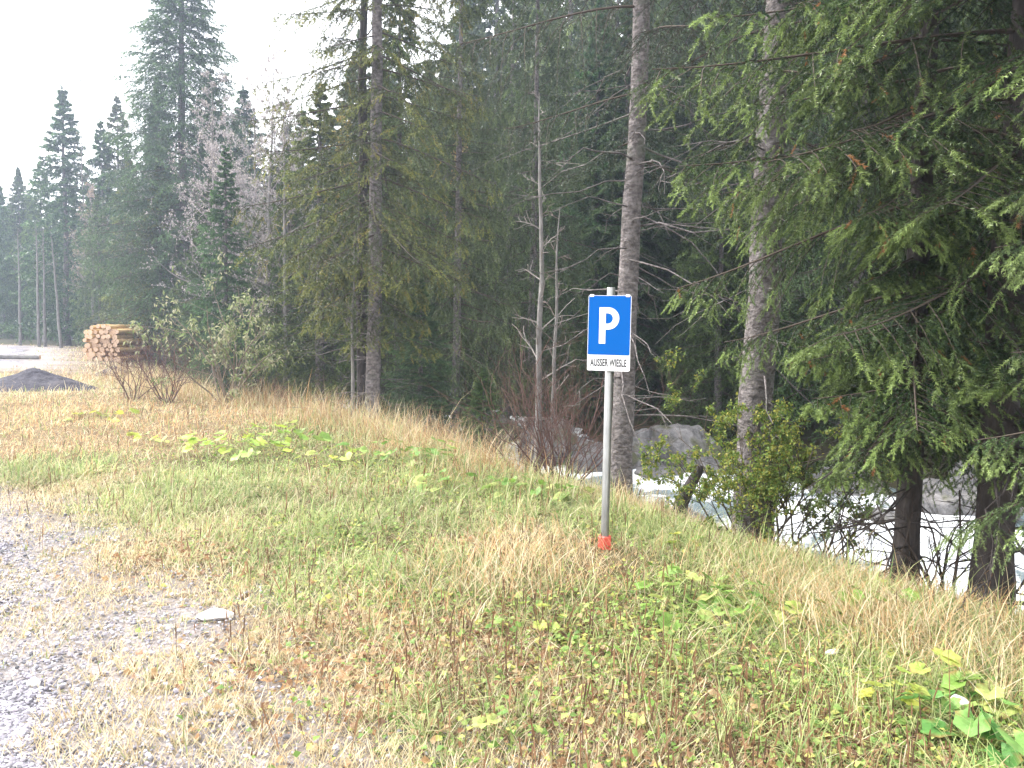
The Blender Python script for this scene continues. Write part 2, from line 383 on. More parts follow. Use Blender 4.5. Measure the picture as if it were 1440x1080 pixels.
# ------------------------------------------------------------------ grass
def blades(P, Hh, W, lean, az, col, rng, seg=2, curl=1.0):
    # tapering, bending blades; seg+1 rings
    n = len(P); d = np.stack([np.cos(az), np.sin(az), 0 * az], 1)
    wd = np.stack([-np.sin(az + rng.uniform(-1, 1, n)), np.cos(az), 0 * az], 1); wd = norm(wd)
    rows, cols = [], []
    for k in range(seg + 1):
        t = k / seg
        ang = lean * (0.45 + curl * t)
        c = P + d * (Hh * t * np.sin(ang))[:, None] + np.array([0, 0, 1.]) * (Hh * t * np.cos(ang))[:, None]
        w = W * (1 - t) ** .7 * .5
        if k < seg: rows += [c - wd * w[:, None], c + wd * w[:, None]]
        else: rows += [c]
        cols += [col] * (2 if k < seg else 1)
    m = len(rows)
    V = np.stack(rows, 1).reshape(-1, 3); C = np.stack(cols, 1).reshape(-1, 3)
    b = np.arange(n)[:, None] * m
    Q = np.concatenate([b + np.array([[2 * k, 2 * k + 1, 2 * k + 3, 2 * k + 2]]) for k in range(seg - 1)]) if seg > 1 else None
    T = b + np.array([[m - 3, m - 2, m - 1]])
    return V, T, Q, C
STRAW = np.array([(.66, .56, .36), (.56, .45, .28), (.72, .64, .46), (.46, .36, .22)])
GRN = np.array([(.29, .36, .13), (.37, .42, .17), (.17, .26, .09), (.46, .48, .24), (.35, .40, .16)])
ORG = np.array([(.58, .38, .19), (.52, .31, .15), (.62, .45, .25)])
BRN = np.array([(.20, .11, .06), (.28, .16, .09), (.13, .08, .05)])
def pick(pal, n, rng): return pal[rng.integers(0, len(pal), n)] * rng.uniform(.8, 1.15, (n, 1))
def grass_layer(G, n, y0, y1, rng, hmul=1.0, wmul=1.0, pw=1.6):
    y = y0 + (y1 - y0) * rng.random(n) ** pw
    x = rng.uniform(-.76, .76, n) * y + rng.uniform(-.7, .7, n)
    # pull into tufts
    tx, ty = np.floor(x / .13), np.floor(y / .13)
    cx = (tx + .2 + .6 * _hash(tx.astype(np.int64), ty.astype(np.int64), 0, 5)) * .13; cy = (ty + .2 + .6 * _hash(tx.astype(np.int64), ty.astype(np.int64), 1, 6)) * .13
    pull = rng.random(n) ** .7 * .55
    x = x + (cx - x) * pull; y = y + (cy - y) * pull
    u = edge_u(x, y); gr = gravel_raw(x, y)
    tuft = fbm(x * 1.9, y * 1.9, seed=77, o=3)
    dens = np.where(gr > -.9, sstep(.35, -.55, gr + (tuft - .5) * 3.4) * .95, 1.0)
    dens = dens * (0.55 + .45 * sstep(.3, .5, fbm(x * 1.3 + 9, y * 1.3, seed=79)))
    dens = np.maximum(dens, .85 * patch_field(x, y, [(180, 985, .17), (45, 850, .3), (150, 862, .28), (235, 845, .3), (110, 800, .4), (172, 1030, .1), (30, 790, .4), (225, 945, .2), (130, 1028, .1), (40, 890, .15), (250, 1010, .16), (210, 1052, .1)]))
    p_sign = at_z(850, 792); q_ = ((x - p_sign.x) / .42) ** 2 + ((y - p_sign.y) / .62) ** 2; dens = dens * (1 - .96 * np.exp(-q_ ** 2))
    k = (u < 1.3) & (rng.random(n) < dens) & (y > 2.2) & (y < 46)
    x, y, gr, u = x[k], y[k], gr[k], u[k]; n = len(x)
    g, o, b = zones(x, y)
    r1 = rng.random(n)
    col = pick(STRAW, n, rng)
    isg = r1 < .19 + .66 * g; col[isg] = pick(GRN, isg.sum(), rng)
    iso = (rng.random(n) < .08 + .55 * o) & ~isg; col[iso] = pick(ORG, iso.sum(), rng)
    isb = rng.random(n) < .05 + .25 * b; col[isb] = pick(BRN, isb.sum(), rng)
    hf = .5 + .5 * sstep(-.1, -1.4, gr)
    col = col * (.58 + .72 * fbm(x * 2.3, y * 2.3, seed=101, o=4))[:, None]
    ht = rng.gamma(4, 1 / 4, n) * hf * (.065 + .04 * g + .09 * sstep(-2.0, -.2, u) + .06 * sstep(8, 14, y)) * hmul
    ht = ht * (1 - .62 * sstep(-1, -.2, u) * np.exp(-((y - 7.3) / 1.25) ** 4)) * (.4 + 1.2 * _hash(np.floor(x / .13).astype(np.int64), np.floor(y / .13).astype(np.int64), 2, 8))
    W = (.0036 + .00036 * y) * rng.uniform(.7, 1.4, n) * wmul * np.where(isg, 1.25, 1)
    az = rng.uniform(0, 6.28, n) * .85 + fbm(x * .9, y * .9, seed=5) * 9
    lean = np.where(rng.random(n) < .5, rng.uniform(.9, 1.5, n), rng.uniform(.15, 1.2, n))
    V, T, Q, C = blades(np.stack([x, y, hz(x, y) - .008], 1), ht, W, lean, az, col, rng, seg=3)
    G.add(V, T, Q, C)
G = Geo()
grass_layer(G, 310000, 2.2, 9.0, RNG, pw=1.25)
grass_layer(G, 135000, 7.5, 22, RNG, pw=1.2, wmul=1.2)
grass_layer(G, 45000, 18, 46, RNG, pw=1.3, wmul=1.6, hmul=1.2)
tag(G.obj('grass', M['grass']), kind='stuff')

# straw litter and flat dead blades on the margin of the gravel
G = Geo(); n = 60000
y = 2.4 + 9 * RNG.random(n) ** 1.3; x = RNG.uniform(-.66, .3, n) * y; gr = gravel_raw(x, y); tf = fbm(x * 1.9, y * 1.9, seed=77, o=3)
k = RNG.random(n) < sstep(.2, -.55, gr + (tf - .5) * 3.0) * (1 - .8 * sstep(-1.2, -2.4, gr)); x, y = x[k], y[k]; n = len(x)
V, T, Q, C = blades(np.stack([x, y, hz(x, y) + RNG.uniform(.002, .02, n)], 1), RNG.uniform(.03, .11, n), np.full(n, .0042), RNG.uniform(1.2, 1.65, n), RNG.uniform(0, 6.28, n), pick(STRAW, n, RNG), RNG, seg=2, curl=.1)
G.add(V, T, Q, C); tag(G.obj('straw', M['grass']), kind='stuff')

# long dry grass along the drop to the stream, and lying straw at the right
G = Geo()
n = 36000
y = 3.2 + 20 * RNG.random(n) ** 1.3; u = RNG.normal(-.35, .55, n)
x = np.interp(y, EY, EX) + u / .85
cl = fbm(x * 1.2, y * 1.2, seed=91, o=3)
k = (cl > .40 + .14 * RNG.random(n) + .13 * sstep(10, 7.5, y)) & (np.abs(x) < .68 * y + .3)
x, y = x[k], y[k]; n = len(x)
col = pick(STRAW, n, RNG); r = RNG.random(n) < .45; col[r] = pick(ORG, r.sum(), RNG) * .9; r = RNG.random(n) < .22 * sstep(8, 10, y); col[r] = pick(BRN, r.sum(), RNG) * 1.3; r = RNG.random(n) < .12 + .22 * (y < 7); col[r] = pick(GRN, r.sum(), RNG)
ht = RNG.uniform(.16, .56, n) * (1 + .45 * sstep(8.5, 10.5, y)) * (1 - .3 * sstep(6.6, 6.0, y)) * (1 - .72 * np.exp(-((y - 7.3) / 1.25) ** 4))
V, T, Q, C = blades(np.stack([x, y, hz(x, y) - .02], 1), ht, .004 + .0002 * y, RNG.uniform(.1, 1.25, n), RNG.uniform(0, 6.28, n), col, RNG, seg=4, curl=1.3)
G.add(V, T, Q, C)
n = 4200                                                        # flattened straw
p0 = [at_z(1330, 900), at_z(1230, 870), at_z(1120, 830), at_z(1180, 900), at_z(760, 795), at_z(700, 830), at_z(1400, 960)]
w = RNG.integers(0, len(p0), n)
x = np.array([p.x for p in p0])[w] + RNG.normal(0, .32, n); y = np.array([p.y for p in p0])[w] + RNG.normal(0, .3, n)
col = pick(STRAW, n, RNG); r = RNG.random(n) < .35; col[r] = pick(ORG, r.sum(), RNG)
V, T, Q, C = blades(np.stack([x, y, hz(x, y) + RNG.uniform(0, .1, n)], 1), RNG.uniform(.10, .34, n), np.full(n, .0042), RNG.uniform(.9, 1.55, n), RNG.normal(2.6, 1.6, n), col, RNG, seg=4, curl=.35)
G.add(V, T, Q, C)
tag(G.obj('dry_grass', M['grass']), kind='stuff')

# upright brown stalks
G = Geo(); n = 7000
y = 2.8 + 13 * RNG.random(n) ** 1.3; x = RNG.uniform(-.64, .64, n) * y
g, o, b = zones(x, y); gr = gravel_raw(x, y)
k = (RNG.random(n) < .035 + .5 * b + .1 * g + .2 * (fbm(x * 1.5, y * 1.5, seed=14) > .56)) & (gr < -.25) & (edge_u(x, y) < .8)
x, y = x[k], y[k]; n = len(x); ht = RNG.uniform(.05, .2, n) * (1 + .03 * y)
tip = np.stack([RNG.normal(0, .16, n) * ht, RNG.normal(0, .16, n) * ht, ht], 1); b0 = np.stack([x, y, hz(x, y)], 1)
P = b0[:, None] + tip[:, None] * np.array([0, .55, .6, .85, 1.0])[None, :, None]
rad = np.array([.0012, .0011, .003, .0032, .0008])[None] * (1 + .06 * y[:, None])
V, Q = tubes(P, rad, 3); G.add(V, quads=Q, col=np.repeat(pick(BRN, n, RNG), 15, 0))
tag(G.obj('weeds', M['twig']), kind='stuff')

# small leaves: clover-like cover and fallen brown leaves
def leaf_quads(P, D, Sz, col, rng, fold=.35, wr=.55):
    n = len(P); D = norm(D); up = norm(rng.normal(0, .5, (n, 3)) + np.array([0, 0, 1.])); Sd = norm(np.cross(D, up)); Nn = np.cross(Sd, D)
    L = Sz[:, None]
    rows = [P, P + D * L * .45 + Sd * L * wr * .5 + Nn * L * fold * .3, P + D * L - Nn * L * .12, P + D * L * .45 - Sd * L * wr * .5 + Nn * L * fold * .3, P + D * L * .5]
    V = np.stack(rows, 1).reshape(-1, 3)
    b = np.arange(n)[:, None] * 5
    T = np.concatenate([b + np.array([[0, 1, 4]]), b + np.array([[1, 2, 4]]), b + np.array([[2, 3, 4]]), b + np.array([[3, 0, 4]])])
    return V, T, np.repeat(col, 5, 0)
def flat_leaves(n, spots, pal, size, rng, hgt=(.01, .07), spread=.5):
    w = rng.integers(0, len(spots), n)
    P0 = np.array([[*at_z(a, b)[:2], r] for a, b, r in spots])[w]
    x = P0[:, 0] + rng.normal(0, spread, n) * P0[:, 2]; y = P0[:, 1] + rng.normal(0, spread, n) * P0[:, 2]
    k = (edge_u(x, y) < .9) & (gravel_raw(x, y) < -.15) & (y > 2.3); x, y = x[k], y[k]; n = len(x)
    az = rng.uniform(0, 6.28, n)
    return leaf_quads(np.stack([x, y, hz(x, y) + rng.uniform(*hgt, n)], 1), np.stack([np.cos(az), np.sin(az), rng.uniform(-.5, .4, n)], 1), np.minimum(rng.gamma(4, .25, n), 1.7) * size, pick(pal, n, rng), rng, wr=.8)
LGRN = np.array([(.22, .33, .08), (.32, .42, .12), (.15, .25, .06), (.48, .48, .14)])
G = Geo()
V, T, C = flat_leaves(20000, [(700, 1000, 1.2), (900, 1030, 1.), (1000, 900, 1.), (1200, 1000, .9), (1050, 850, 1.), (560, 820, 1.), (800, 880, 1.), (450, 760, .8), (930, 740, .8), (700, 690, 1.4), (350, 640, 1.4), (1350, 1030, .6), (540, 660, 1.4), (1200, 870, .7)], LGRN, .025, RNG)
G.add(V, T, col=C)
tag(G.obj('ground_leaves', M['leaf']), kind='stuff')
G = Geo()
V, T, C = flat_leaves(9000, [(650, 955, 1.), (860, 985, 1.), (1040, 1030, .8), (500, 930, .8), (1180, 1050, .7), (330, 780, .9), (760, 880, 1.), (720, 780, .9)], np.concatenate([BRN * 1.2, ORG * .7]), .03, RNG, hgt=(.005, .05))
G.add(V, T, col=C)
tag(G.obj('fallen_leaves', M['leaf']), kind='stuff')

# ------------------------------------------------------------------ spruce builder
def make_bough(rng, L, lat_sp, sh_sp, sh_len, hang, width=.62, bare=.12):
    m = 9; s = np.linspace(0, 1, m)
    a0, a1 = rng.uniform(.0, .12), rng.uniform(.22, .42)
    zf = lambda q: L * (a0 * q - a1 * q ** 2 + .2 * q ** 3)
    wy = rng.uniform(-.12, .12)
    ax = np.stack([L * s * .97, L * wy * s ** 2, zf(s)], 1)
    S, D, Ln, tipv, lat = [], [], [], [], []
    q = bare
    side = 1
    while q < .99:
        side = -side
        p = np.array([L * q * .97, L * wy * q * q, zf(q)])
        l2 = (width * (1 - q) ** .75 + .07) * L * rng.uniform(.65, 1.1) * float(sstep(bare * .3, bare + .25, q) * .75 + .25)
        an = R(rng.uniform(42, 66)); d2 = np.array([math.cos(an), side * math.sin(an), rng.uniform(-.32, -.02)])
        hg = hang * rng.uniform(.5, 1.2)
        ts = np.arange(.12, 1.0, max(sh_sp / max(l2, .05), .04))
        f = lambda t: p + np.outer(t, d2) * l2 + np.outer(t ** 2, [0, 0, -hg]) * l2
        pts = f(ts); tang = norm(d2[None] + np.outer(2 * ts, [0, 0, -hg]))
        lat.append(f(np.linspace(0, 1, 4)))
        pr = np.cross(tang, [0, 0, 1.]); pr = norm(pr)
        sg = np.where(np.arange(len(ts)) % 2, 1, -1)[:, None]
        dd = norm(tang * .75 + pr * sg * rng.uniform(.3, .8, (len(ts), 1)) + np.array([0, 0, -1.]) * hang * rng.uniform(0, 1.6, (len(ts), 1)))
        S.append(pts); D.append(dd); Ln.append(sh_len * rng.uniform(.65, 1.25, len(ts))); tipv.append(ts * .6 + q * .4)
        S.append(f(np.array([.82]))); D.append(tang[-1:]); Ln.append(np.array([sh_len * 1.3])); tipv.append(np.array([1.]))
        q += lat_sp / L * rng.uniform(.7, 1.3) * (1 if q < .8 else .7)
    return dict(S=np.concatenate(S), D=np.concatenate(D), L=np.concatenate(Ln), t=np.concatenate(tipv), ax=ax, lat=np.array(lat), len=L)

def needles(S, D, Ln, k, nl, nw, col, rng):
    n = len(S); t = (np.arange(k)[None] + rng.random((n, k))) / k
    base = S[:, None] + D[:, None] * (Ln[:, None] * t)[..., None]
    ref = np.where(np.abs(D[:, 2:3]) > .9, np.array([[1., 0, 0]]), np.array([[0, 0, 1.]])); A = norm(np.cross(D, ref)); B = np.cross(D, A)
    th = rng.uniform(0, 6.28, (n, k)); cs, sn = np.cos(th)[..., None], np.sin(th)[..., None]
    nd = norm(D[:, None] * (.55 + .8 * t[..., None] ** 3) + A[:, None] * cs + B[:, None] * sn)
    tip = base + nd * (nl * rng.uniform(.75, 1.2, (n, k)))[..., None]
    wv = norm(np.cross(nd, rng.normal(0, 1, (n, k, 3)))) * nw * .5
    V = np.stack([base - wv, base + wv, tip], 2).reshape(-1, 3)
    C = np.repeat(col, k * 3, 0)
    return V, np.arange(n * k * 3).reshape(-1, 3), C

def spruce(rng, H, hb, Rm, nb, bough_args, k, nl, nw, r0, cols, hi_frac=1.0, shape=.85, wood=True, pitch=(-18, 28), dead=0, sparse=1.0, azbias=None, tipc=None, trunk_sides=10, lean=0.0, dead_len=1.2, lo_dead=.4, lowshort=.08):
    """trunk mesh and crown mesh, base at the origin"""
    B = [make_bough(rng, **bough_args) for _ in range(6)]
    gw, gc = Geo(), Geo()
    # trunk
    m = 26; zz = H * np.linspace(0, 1, m) ** 1.3; rr = r0 * (1 - zz / H) ** .8 + .006; rr *= 1 + .45 * np.exp(-zz / .22); zz[0] = -.5
    bx = np.cumsum(rng.normal(0, .012, m)) + lean * zz; by = np.cumsum(rng.normal(0, .012, m))
    V, Q = tubes(np.stack([bx, by, zz], 1)[None], rr[None], trunk_sides)
    V = V + norm(V - np.repeat(np.stack([bx, by, zz], 1), trunk_sides, 0)) * ((fbm(V[:, 0] * 9, V[:, 1] * 9, V[:, 2] * 2.2, seed=3) - .5) * r0 * .35)[:, None]
    gw.add(V, quads=Q)
    tx = lambda h: np.array([np.interp(h, zz, bx), np.interp(h, zz, by), h])
    SS, DD, LL, TT, BR = [], [], [], [], []
    for i in range(nb):
        f = ((i + rng.random()) / nb) ** .9 * hi_frac
        h = hb + (H * .985 - hb) * f
        L = max(Rm * (1 - f) ** shape * rng.uniform(.7, 1.12), .12) * (1 if f > lowshort else rng.uniform(.4, .8))
        if rng.random() > sparse: continue
        az = i * 2.39996 + rng.uniform(-.5, .5)
        if azbias is not None and rng.random() < azbias[1]: az = azbias[0] + rng.normal(0, .7)
        pt = R(pitch[0] + (pitch[1] - pitch[0]) * f ** 1.2 + rng.uniform(-8, 8))
        b = B[rng.integers(0, 6)]; scl = L / b['len']
        Rm_ = np.array((Matrix.Rotation(az, 3, 'Z') @ Matrix.Rotation(-pt, 3, 'Y') @ Matrix.Rotation(rng.uniform(-.2, .2), 3, 'X')))
        o = tx(h)
        SS.append(b['S'] * scl @ Rm_.T + o); DD.append(b['D'] @ Rm_.T); LL.append(b['L'] * max(scl, .3)); TT.append(b['t'])
        BR.append(np.full(len(b['t']), rng.uniform(.75, 1.2)))
        if wood:
            rb = .011 * (L / 1.6) ** .8 + .003
            V, Q = tubes((b['ax'] * scl @ Rm_.T + o)[None], np.linspace(rb, rb * .2, 9)[None], 4); gc.add(V, quads=Q, col=(.075, .06, .05), mi=1)
            lt = b['lat'] * scl @ Rm_.T + o
            V, Q = tubes(lt, np.array([.004, .0032, .0025, .001])[None] * min(1.3, max(.5, L / 1.6)), 3); gc.add(V, quads=Q, col=(.055, .044, .036), mi=1)
    hs = H * np.linspace(.93, .995, 9); SS.append(np.array([tx(h) for h in hs])); DD.append(norm(np.array([0, 0, 1.]) + rng.normal(0, .12, (9, 3)))); LL.append(np.full(9, H * .022)); TT.append(np.full(9, .3)); BR.append(np.ones(9))
    S = np.concatenate(SS); D = np.concatenate(DD); Ln = np.concatenate(LL); t = np.concatenate(TT); br = np.concatenate(BR)
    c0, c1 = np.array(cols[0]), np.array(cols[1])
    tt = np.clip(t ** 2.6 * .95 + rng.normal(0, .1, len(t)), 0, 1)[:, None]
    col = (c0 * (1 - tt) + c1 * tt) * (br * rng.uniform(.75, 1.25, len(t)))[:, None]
    if tipc is not None:
        pk = rng.random(len(t)) < tipc[1] * (t > .35); col[pk] = np.array(tipc[0]) * rng.uniform(.7, 1.2, (pk.sum(), 1))
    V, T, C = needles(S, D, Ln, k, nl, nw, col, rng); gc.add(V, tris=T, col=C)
    # dead limbs
    if dead:
        P, rd = [], []
        for i in range(dead):
            h = hb * lo_dead + (hb * 1.35 - hb * lo_dead) * rng.random() ** .8; L = dead_len * rng.uniform(.3, 1.3); az = rng.uniform(0, 6.28); pt = R(rng.uniform(-28, 14))
            s = np.linspace(0, 1, 6); kx = np.cumsum(rng.normal(0, .035, 6)); kz = np.cumsum(rng.normal(0, .03, 6))
            loc = np.stack([s * L, kx * L, -rng.uniform(0, .3) * s ** 2 * L + kz * L], 1)
            Mx = np.array(Matrix.Rotation(az, 3, 'Z') @ Matrix.Rotation(-pt, 3, 'Y'))
            P.append(loc @ Mx.T + tx(h)); rd.append(np.linspace(.011, .0022, 6) * rng.uniform(.6, 1.3))
            for _ in range(3):
                q = rng.integers(1, 5); st = P[-1][0 + q]; l2 = L * rng.uniform(.15, .4); dv = norm(np.array([math.cos(az + rng.uniform(-1, 1)), math.sin(az + rng.uniform(-1, 1)), rng.uniform(-.7, .2)]))
                P.append(st + np.outer(s, dv) * l2 + np.cumsum(rng.normal(0, .02, (6, 3)), 0) * l2 * s[:, None]); rd.append(np.linspace(.004, .0012, 6))
        V, Q = tubes(np.array(P), np.array(rd), 4); gw.add(V, quads=Q)
    return gw, gc

def tree_object(name, label, gw, gc, bark, needle, loc, rz=0, group=None, cat='tree', scale=1.0):
    e = empty(name, label, cat, loc, rz, group); e.scale = (scale,) * 3
    part('trunk', gw.mesh('trunk', bark, True), e)
    part('crown', gc.mesh('crown', [needle, M['twig']]), e)
    return e
def base_at(x, y, dz=-.05): return (x, y, hz1(x, y) + dz)

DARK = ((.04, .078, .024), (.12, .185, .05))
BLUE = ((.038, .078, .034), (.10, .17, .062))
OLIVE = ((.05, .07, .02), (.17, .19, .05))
BRIGHT = ((.02, .046, .015), (.23, .31, .095))  # inner needles darkened for shade inside the crown; paler tips are new growth

# near trees ------------------------------------------------------------
rg = np.random.default_rng(11)
near_args = dict(L=1.7, lat_sp=.066, sh_sp=.052, sh_len=.115, hang=.5)
p = crest(1283, .25); q = crest(1412, .35)
gw, gc = spruce(rg, 13, 1.15, 2.05, 128, near_args, 54, .0185, .0046, .085, BRIGHT, lowshort=.14, hi_frac=.72, dead=26, dead_len=.9, lo_dead=.15, tipc=((.32, .15, .06), .012))
near_a = tree_object('spruce_tree', 'large green spruce on the bank with a dark slim trunk beside the stream', gw, gc, M['bark_dark'], M['needle_near'], base_at(p.x, p.y), .4)
nb_ = copy_tree(near_a, 'thick trunked spruce at the bank edge whose dense crown fills the upper right corner')
nb_.location = base_at(q.x + .05, q.y + .15); nb_.rotation_euler.z = 2.6; nb_.scale = (1.45, 1.45, 1.2)
gw, gc = spruce(rg, 5.2, .75, 1.45, 56, dict(near_args, L=1.3), 50, .0185, .0046, .07, ((.04, .075, .028), (.22, .29, .10)), hi_frac=.8, azbias=(2.6, .25))
near_c = tree_object('young_spruce', 'young pale green spruce reaching into view from the right edge near the camera', gw, gc, M['bark_dark'], M['needle_near'], base_at(3.15, 3.85), .2)
# bare-stemmed trees at the edge
p = crest(1062, .5)
gw, gc = spruce(rg, 15, 3.3, 1.7, 34, dict(near_args, lat_sp=.08, sh_sp=.065), 36, .019, .006, .165, ((.03, .055, .022), (.09, .13, .045)), hi_frac=.6, dead=34, dead_len=.9, lo_dead=.1, lean=.02)
tree_object('spruce_tree', 'thick grey spruce trunk standing behind the yellow leafed bush', gw, gc, M['bark'], M['needle_near'], base_at(p.x, p.y), 1.1)
p = crest(872, .35)
gw, gc = spruce(rg, 17, 3.6, 2.3, 44, dict(near_args, L=2.1, lat_sp=.10, sh_sp=.055, sh_len=.12, hang=1.0), 15, .028, .0075, .118, ((.035, .052, .032), (.075, .10, .055)), hi_frac=.55, dead=48, dead_len=1.5, lo_dead=.25, lean=.012, pitch=(-8, 25), sparse=.85)
tree_object('spruce_tree', 'straight grey spruce trunk with dead twigs rising right behind the parking sign', gw, gc, M['bark'], M['needle_near'], base_at(p.x, p.y), 0.3)

# mid trees ------------------------------------------------------------
mid_args = dict(L=1.9, lat_sp=.11, sh_sp=.075, sh_len=.15, hang=.7)
p = crest(523, .35)
gw, gc = spruce(rg, 19, 1.9, 2.7, 150, dict(mid_args, L=1.9, hang=.5), 13, .042, .014, .128, ((.045, .068, .02), (.21, .22, .055)), hi_frac=.75, dead=40, dead_len=1.1, lo_dead=.3, sparse=.9, tipc=((.24, .2, .05), .06), pitch=(-22, 22))
olive_tree = tree_object('spruce_tree', 'tall olive green spruce with a long bare reddish grey trunk at the meadow edge', gw, gc, M['bark'], M['needle'], base_at(p.x, p.y), 0.0)
gw, gc = spruce(rg, 15, 2.8, 1.2, 55, dict(mid_args, L=1.4), 12, .042, .013, .105, ((.028, .04, .02), (.075, .085, .03)), hi_frac=.8, dead=22, dead_len=.8, lo_dead=.3, sparse=.7)
tree_object('spruce_tree', 'darker slim spruce trunk standing close against the tall olive green spruce', gw, gc, M['bark_dark'], M['needle'], base_at(p.x - .22, p.y + .5), 1.0)

MID, FAR, HIGH = [], [], []
def mid_proto(seed, cols, H, hb, Rm, nb, bark='bark', **kw):
    r = np.random.default_rng(seed); a = dict(mid_args); a['hang'] = kw.pop('hang', .7)
    gw, gc = spruce(r, H, hb, Rm * 1.3, int(nb * 1.15), a, 9, .06, .025, kw.pop('r0', .14), cols, **kw)
    return gw.mesh('trunk', M[bark], True), gc.mesh('crown', [M['needle'], M['twig']])
def far_proto(seed, cols, H, hb, Rm, nb, bark='bark', **kw):
    r = np.random.default_rng(seed)
    gw, gc = spruce(r, H, hb, Rm * 1.4, int(nb * 1.15), dict(L=2.2, lat_sp=.2, sh_sp=.19, sh_len=.28, hang=kw.pop('hang', .6)), 7, .14, .065, kw.pop('r0', .17), cols, wood=False, trunk_sides=7, **kw)
    return gw.mesh('trunk', M[bark], True), gc.mesh('crown', [M['needle'], M['twig']])
MID.append(mid_proto(101, DARK, 14, .8, 2.3, 130))
MID.append(mid_proto(102, BLUE, 12, .5, 2.1, 120, hang=.5))
MID.append(mid_proto(103, ((.05, .078, .034), (.12, .165, .06)), 16, 2.2, 2.4, 120, hang=1.1, dead=30, sparse=.85))
MID.append(mid_proto(104, OLIVE, 13, 1.5, 2.0, 110, sparse=.8, dead=25))
FAR.append(far_proto(201, DARK, 17, 1.2, 2.7, 120))
FAR.append(far_proto(202, BLUE, 15, .9, 2.4, 110, hang=.45))
FAR.append(far_proto(203, ((.055, .08, .034), (.13, .17, .055)), 18, 2.5, 2.5, 110, hang=.9, sparse=.85))
FAR.append(far_proto(204, OLIVE, 16, 1.5, 2.4, 110, sparse=.85))
HIGH.append(far_proto(205, DARK, 16, 4.2, 2.3, 95, bark='bark_grey', dead=25, r0=.14, sparse=.9))
HIGH.append(far_proto(206, BLUE, 15, 3.6, 2.1, 95, bark='bark_grey', dead=25, r0=.13, sparse=.85))

TALL = [mid_proto(207, BLUE, 20, 1.4, 3.1, 320, r0=.2, hang=.7)]
first = {}
def place(kind, pool, i, x, y, label, group=None, h=1.0, rz=0.0, w=None, name='spruce_tree', dz=-.1):
    key = (id(pool), i % len(pool))
    if key in first: e = copy_tree(first[key], label)
    else:
        e = empty(name, label, 'tree'); tm, cm = pool[i % len(pool)]
        part('trunk', tm, e); part('crown', cm, e); first[key] = e
    if 'group' in e: del e['group']
    if group: e['group'] = group
    e.location = base_at(x, y, dz); e.rotation_euler = (0, 0, rz); w = w or h
    e.scale = (w, w, h)
    return e

# named trees on the left: pixel of the foot column, distance, height in metres
def col_at(px, y): return (px - 720) / F_PX * y
HT = {id(MID): (14, 12, 16, 13), id(FAR): (17, 15, 18, 16), id(HIGH): (16, 15), id(TALL): (20,)}
def put(pool, i, px, y, htop, label, group=None, wf=1.0, rz=0):
    h = htop / HT[id(pool)][i]
    return place(None, pool, i, col_at(px, y), y, label, group, h, rz, h * wf)
put(TALL, 0, 262, 35.5, 20.0, 'tall pale blue spruce rising highest behind the log stack', wf=1.25, rz=1)
put(FAR, 1, 95, 47, 14.3, 'hazy blue spruce with a pointed top beside the thin larch', wf=1.15, rz=2)
put(FAR, 0, 30, 57, 11.8, 'small hazy spruce with a narrow tip at the far end of the clearing', wf=.8, rz=3)
put(FAR, 1, 5, 60, 11.0, 'low hazy spruce at the left border of the picture', wf=.9)
put(FAR, 2, 170, 47, 14, 'hazy spruce with a blunt top between the pointed one and the tallest', wf=1.1, rz=.5)
put(FAR, 3, 185, 41, 9.5, 'olive tinted spruce with yellowish low boughs just behind the logs', wf=1.1)
put(MID, 1, 318, 22.5, 7.2, 'blue green young spruce behind the pale leafed shrub', wf=1.0, rz=1.4)
put(MID, 0, 405, 23, 8.2, 'dark young spruce between the bare birches and the olive spruce', wf=.8, rz=.3)
put(MID, 3, 450, 20.5, 9.0, 'yellowish green spruce leaning against the tall olive trunk', wf=1.35, rz=2.3)
put(MID, 0, 560, 20, 12.5, 'dark spruce with drooping boughs directly behind the tall olive one', wf=.9, rz=4)
put(MID, 2, 640, 18.5, 13.5, 'spruce with grey green curtains of hanging twigs beyond the meadow edge', wf=.9, rz=1)
put(MID, 1, 590, 16.3, 3.8, 'short bushy spruce low on the bank behind the tall grass', wf=1.5, rz=2)
put(MID, 0, 680, 15.2, 2.2, 'very small spruce sitting behind the dry grass fringe', wf=1.8, rz=3)
put(MID, 2, 745, 21, 15, 'grey green spruce with weeping boughs behind the pale dead stem', wf=.85, rz=5)
put(MID, 1, 830, 24, 12, 'bluish spruce beyond the boulders of the far bank', wf=1.0, rz=2.5)
put(MID, 2, 960, 25, 16, 'weeping spruce across the stream between the two grey trunks', wf=.9, rz=.7)
put(MID, 0, 1010, 19.8, 8.5, 'dark spruce just across the stream left of the thick grey trunk', wf=1.1, rz=3.9)
put(MID, 0, 1190, 18.5, 13, 'dark spruce across the white water seen between the nearest trunks', wf=1.1, rz=1.9)
put(MID, 1, 1380, 20, 12, 'dark spruce across the stream behind the thickest trunk', wf=1.2, rz=.9)
put(MID, 2, 1480, 17, 14, 'dark spruce across the stream at the right border', wf=1.2, rz=2.9)

put(FAR, 1, 325, 33, 9.5, 'blue green spruce in the haze behind the bare birches', wf=1.0, rz=.8)
put(FAR, 2, 380, 30, 8.8, 'grey spruce with thin top behind the slim birch with the pale trunk', wf=1.0, rz=2.8)
put(FAR, 3, 225, 35, 8.5, 'squat yellowish spruce directly above the rear log stack', wf=1.2, rz=2.2)
put(FAR, 0, 425, 31, 11.5, 'dark spruce left of the tall olive one, seen through birch twigs', wf=1.0, rz=4.2)
put(FAR, 2, 140, 42.5, 8, 'low hazy spruce right behind the cut ends of the logs', wf=1.1, rz=5.2)

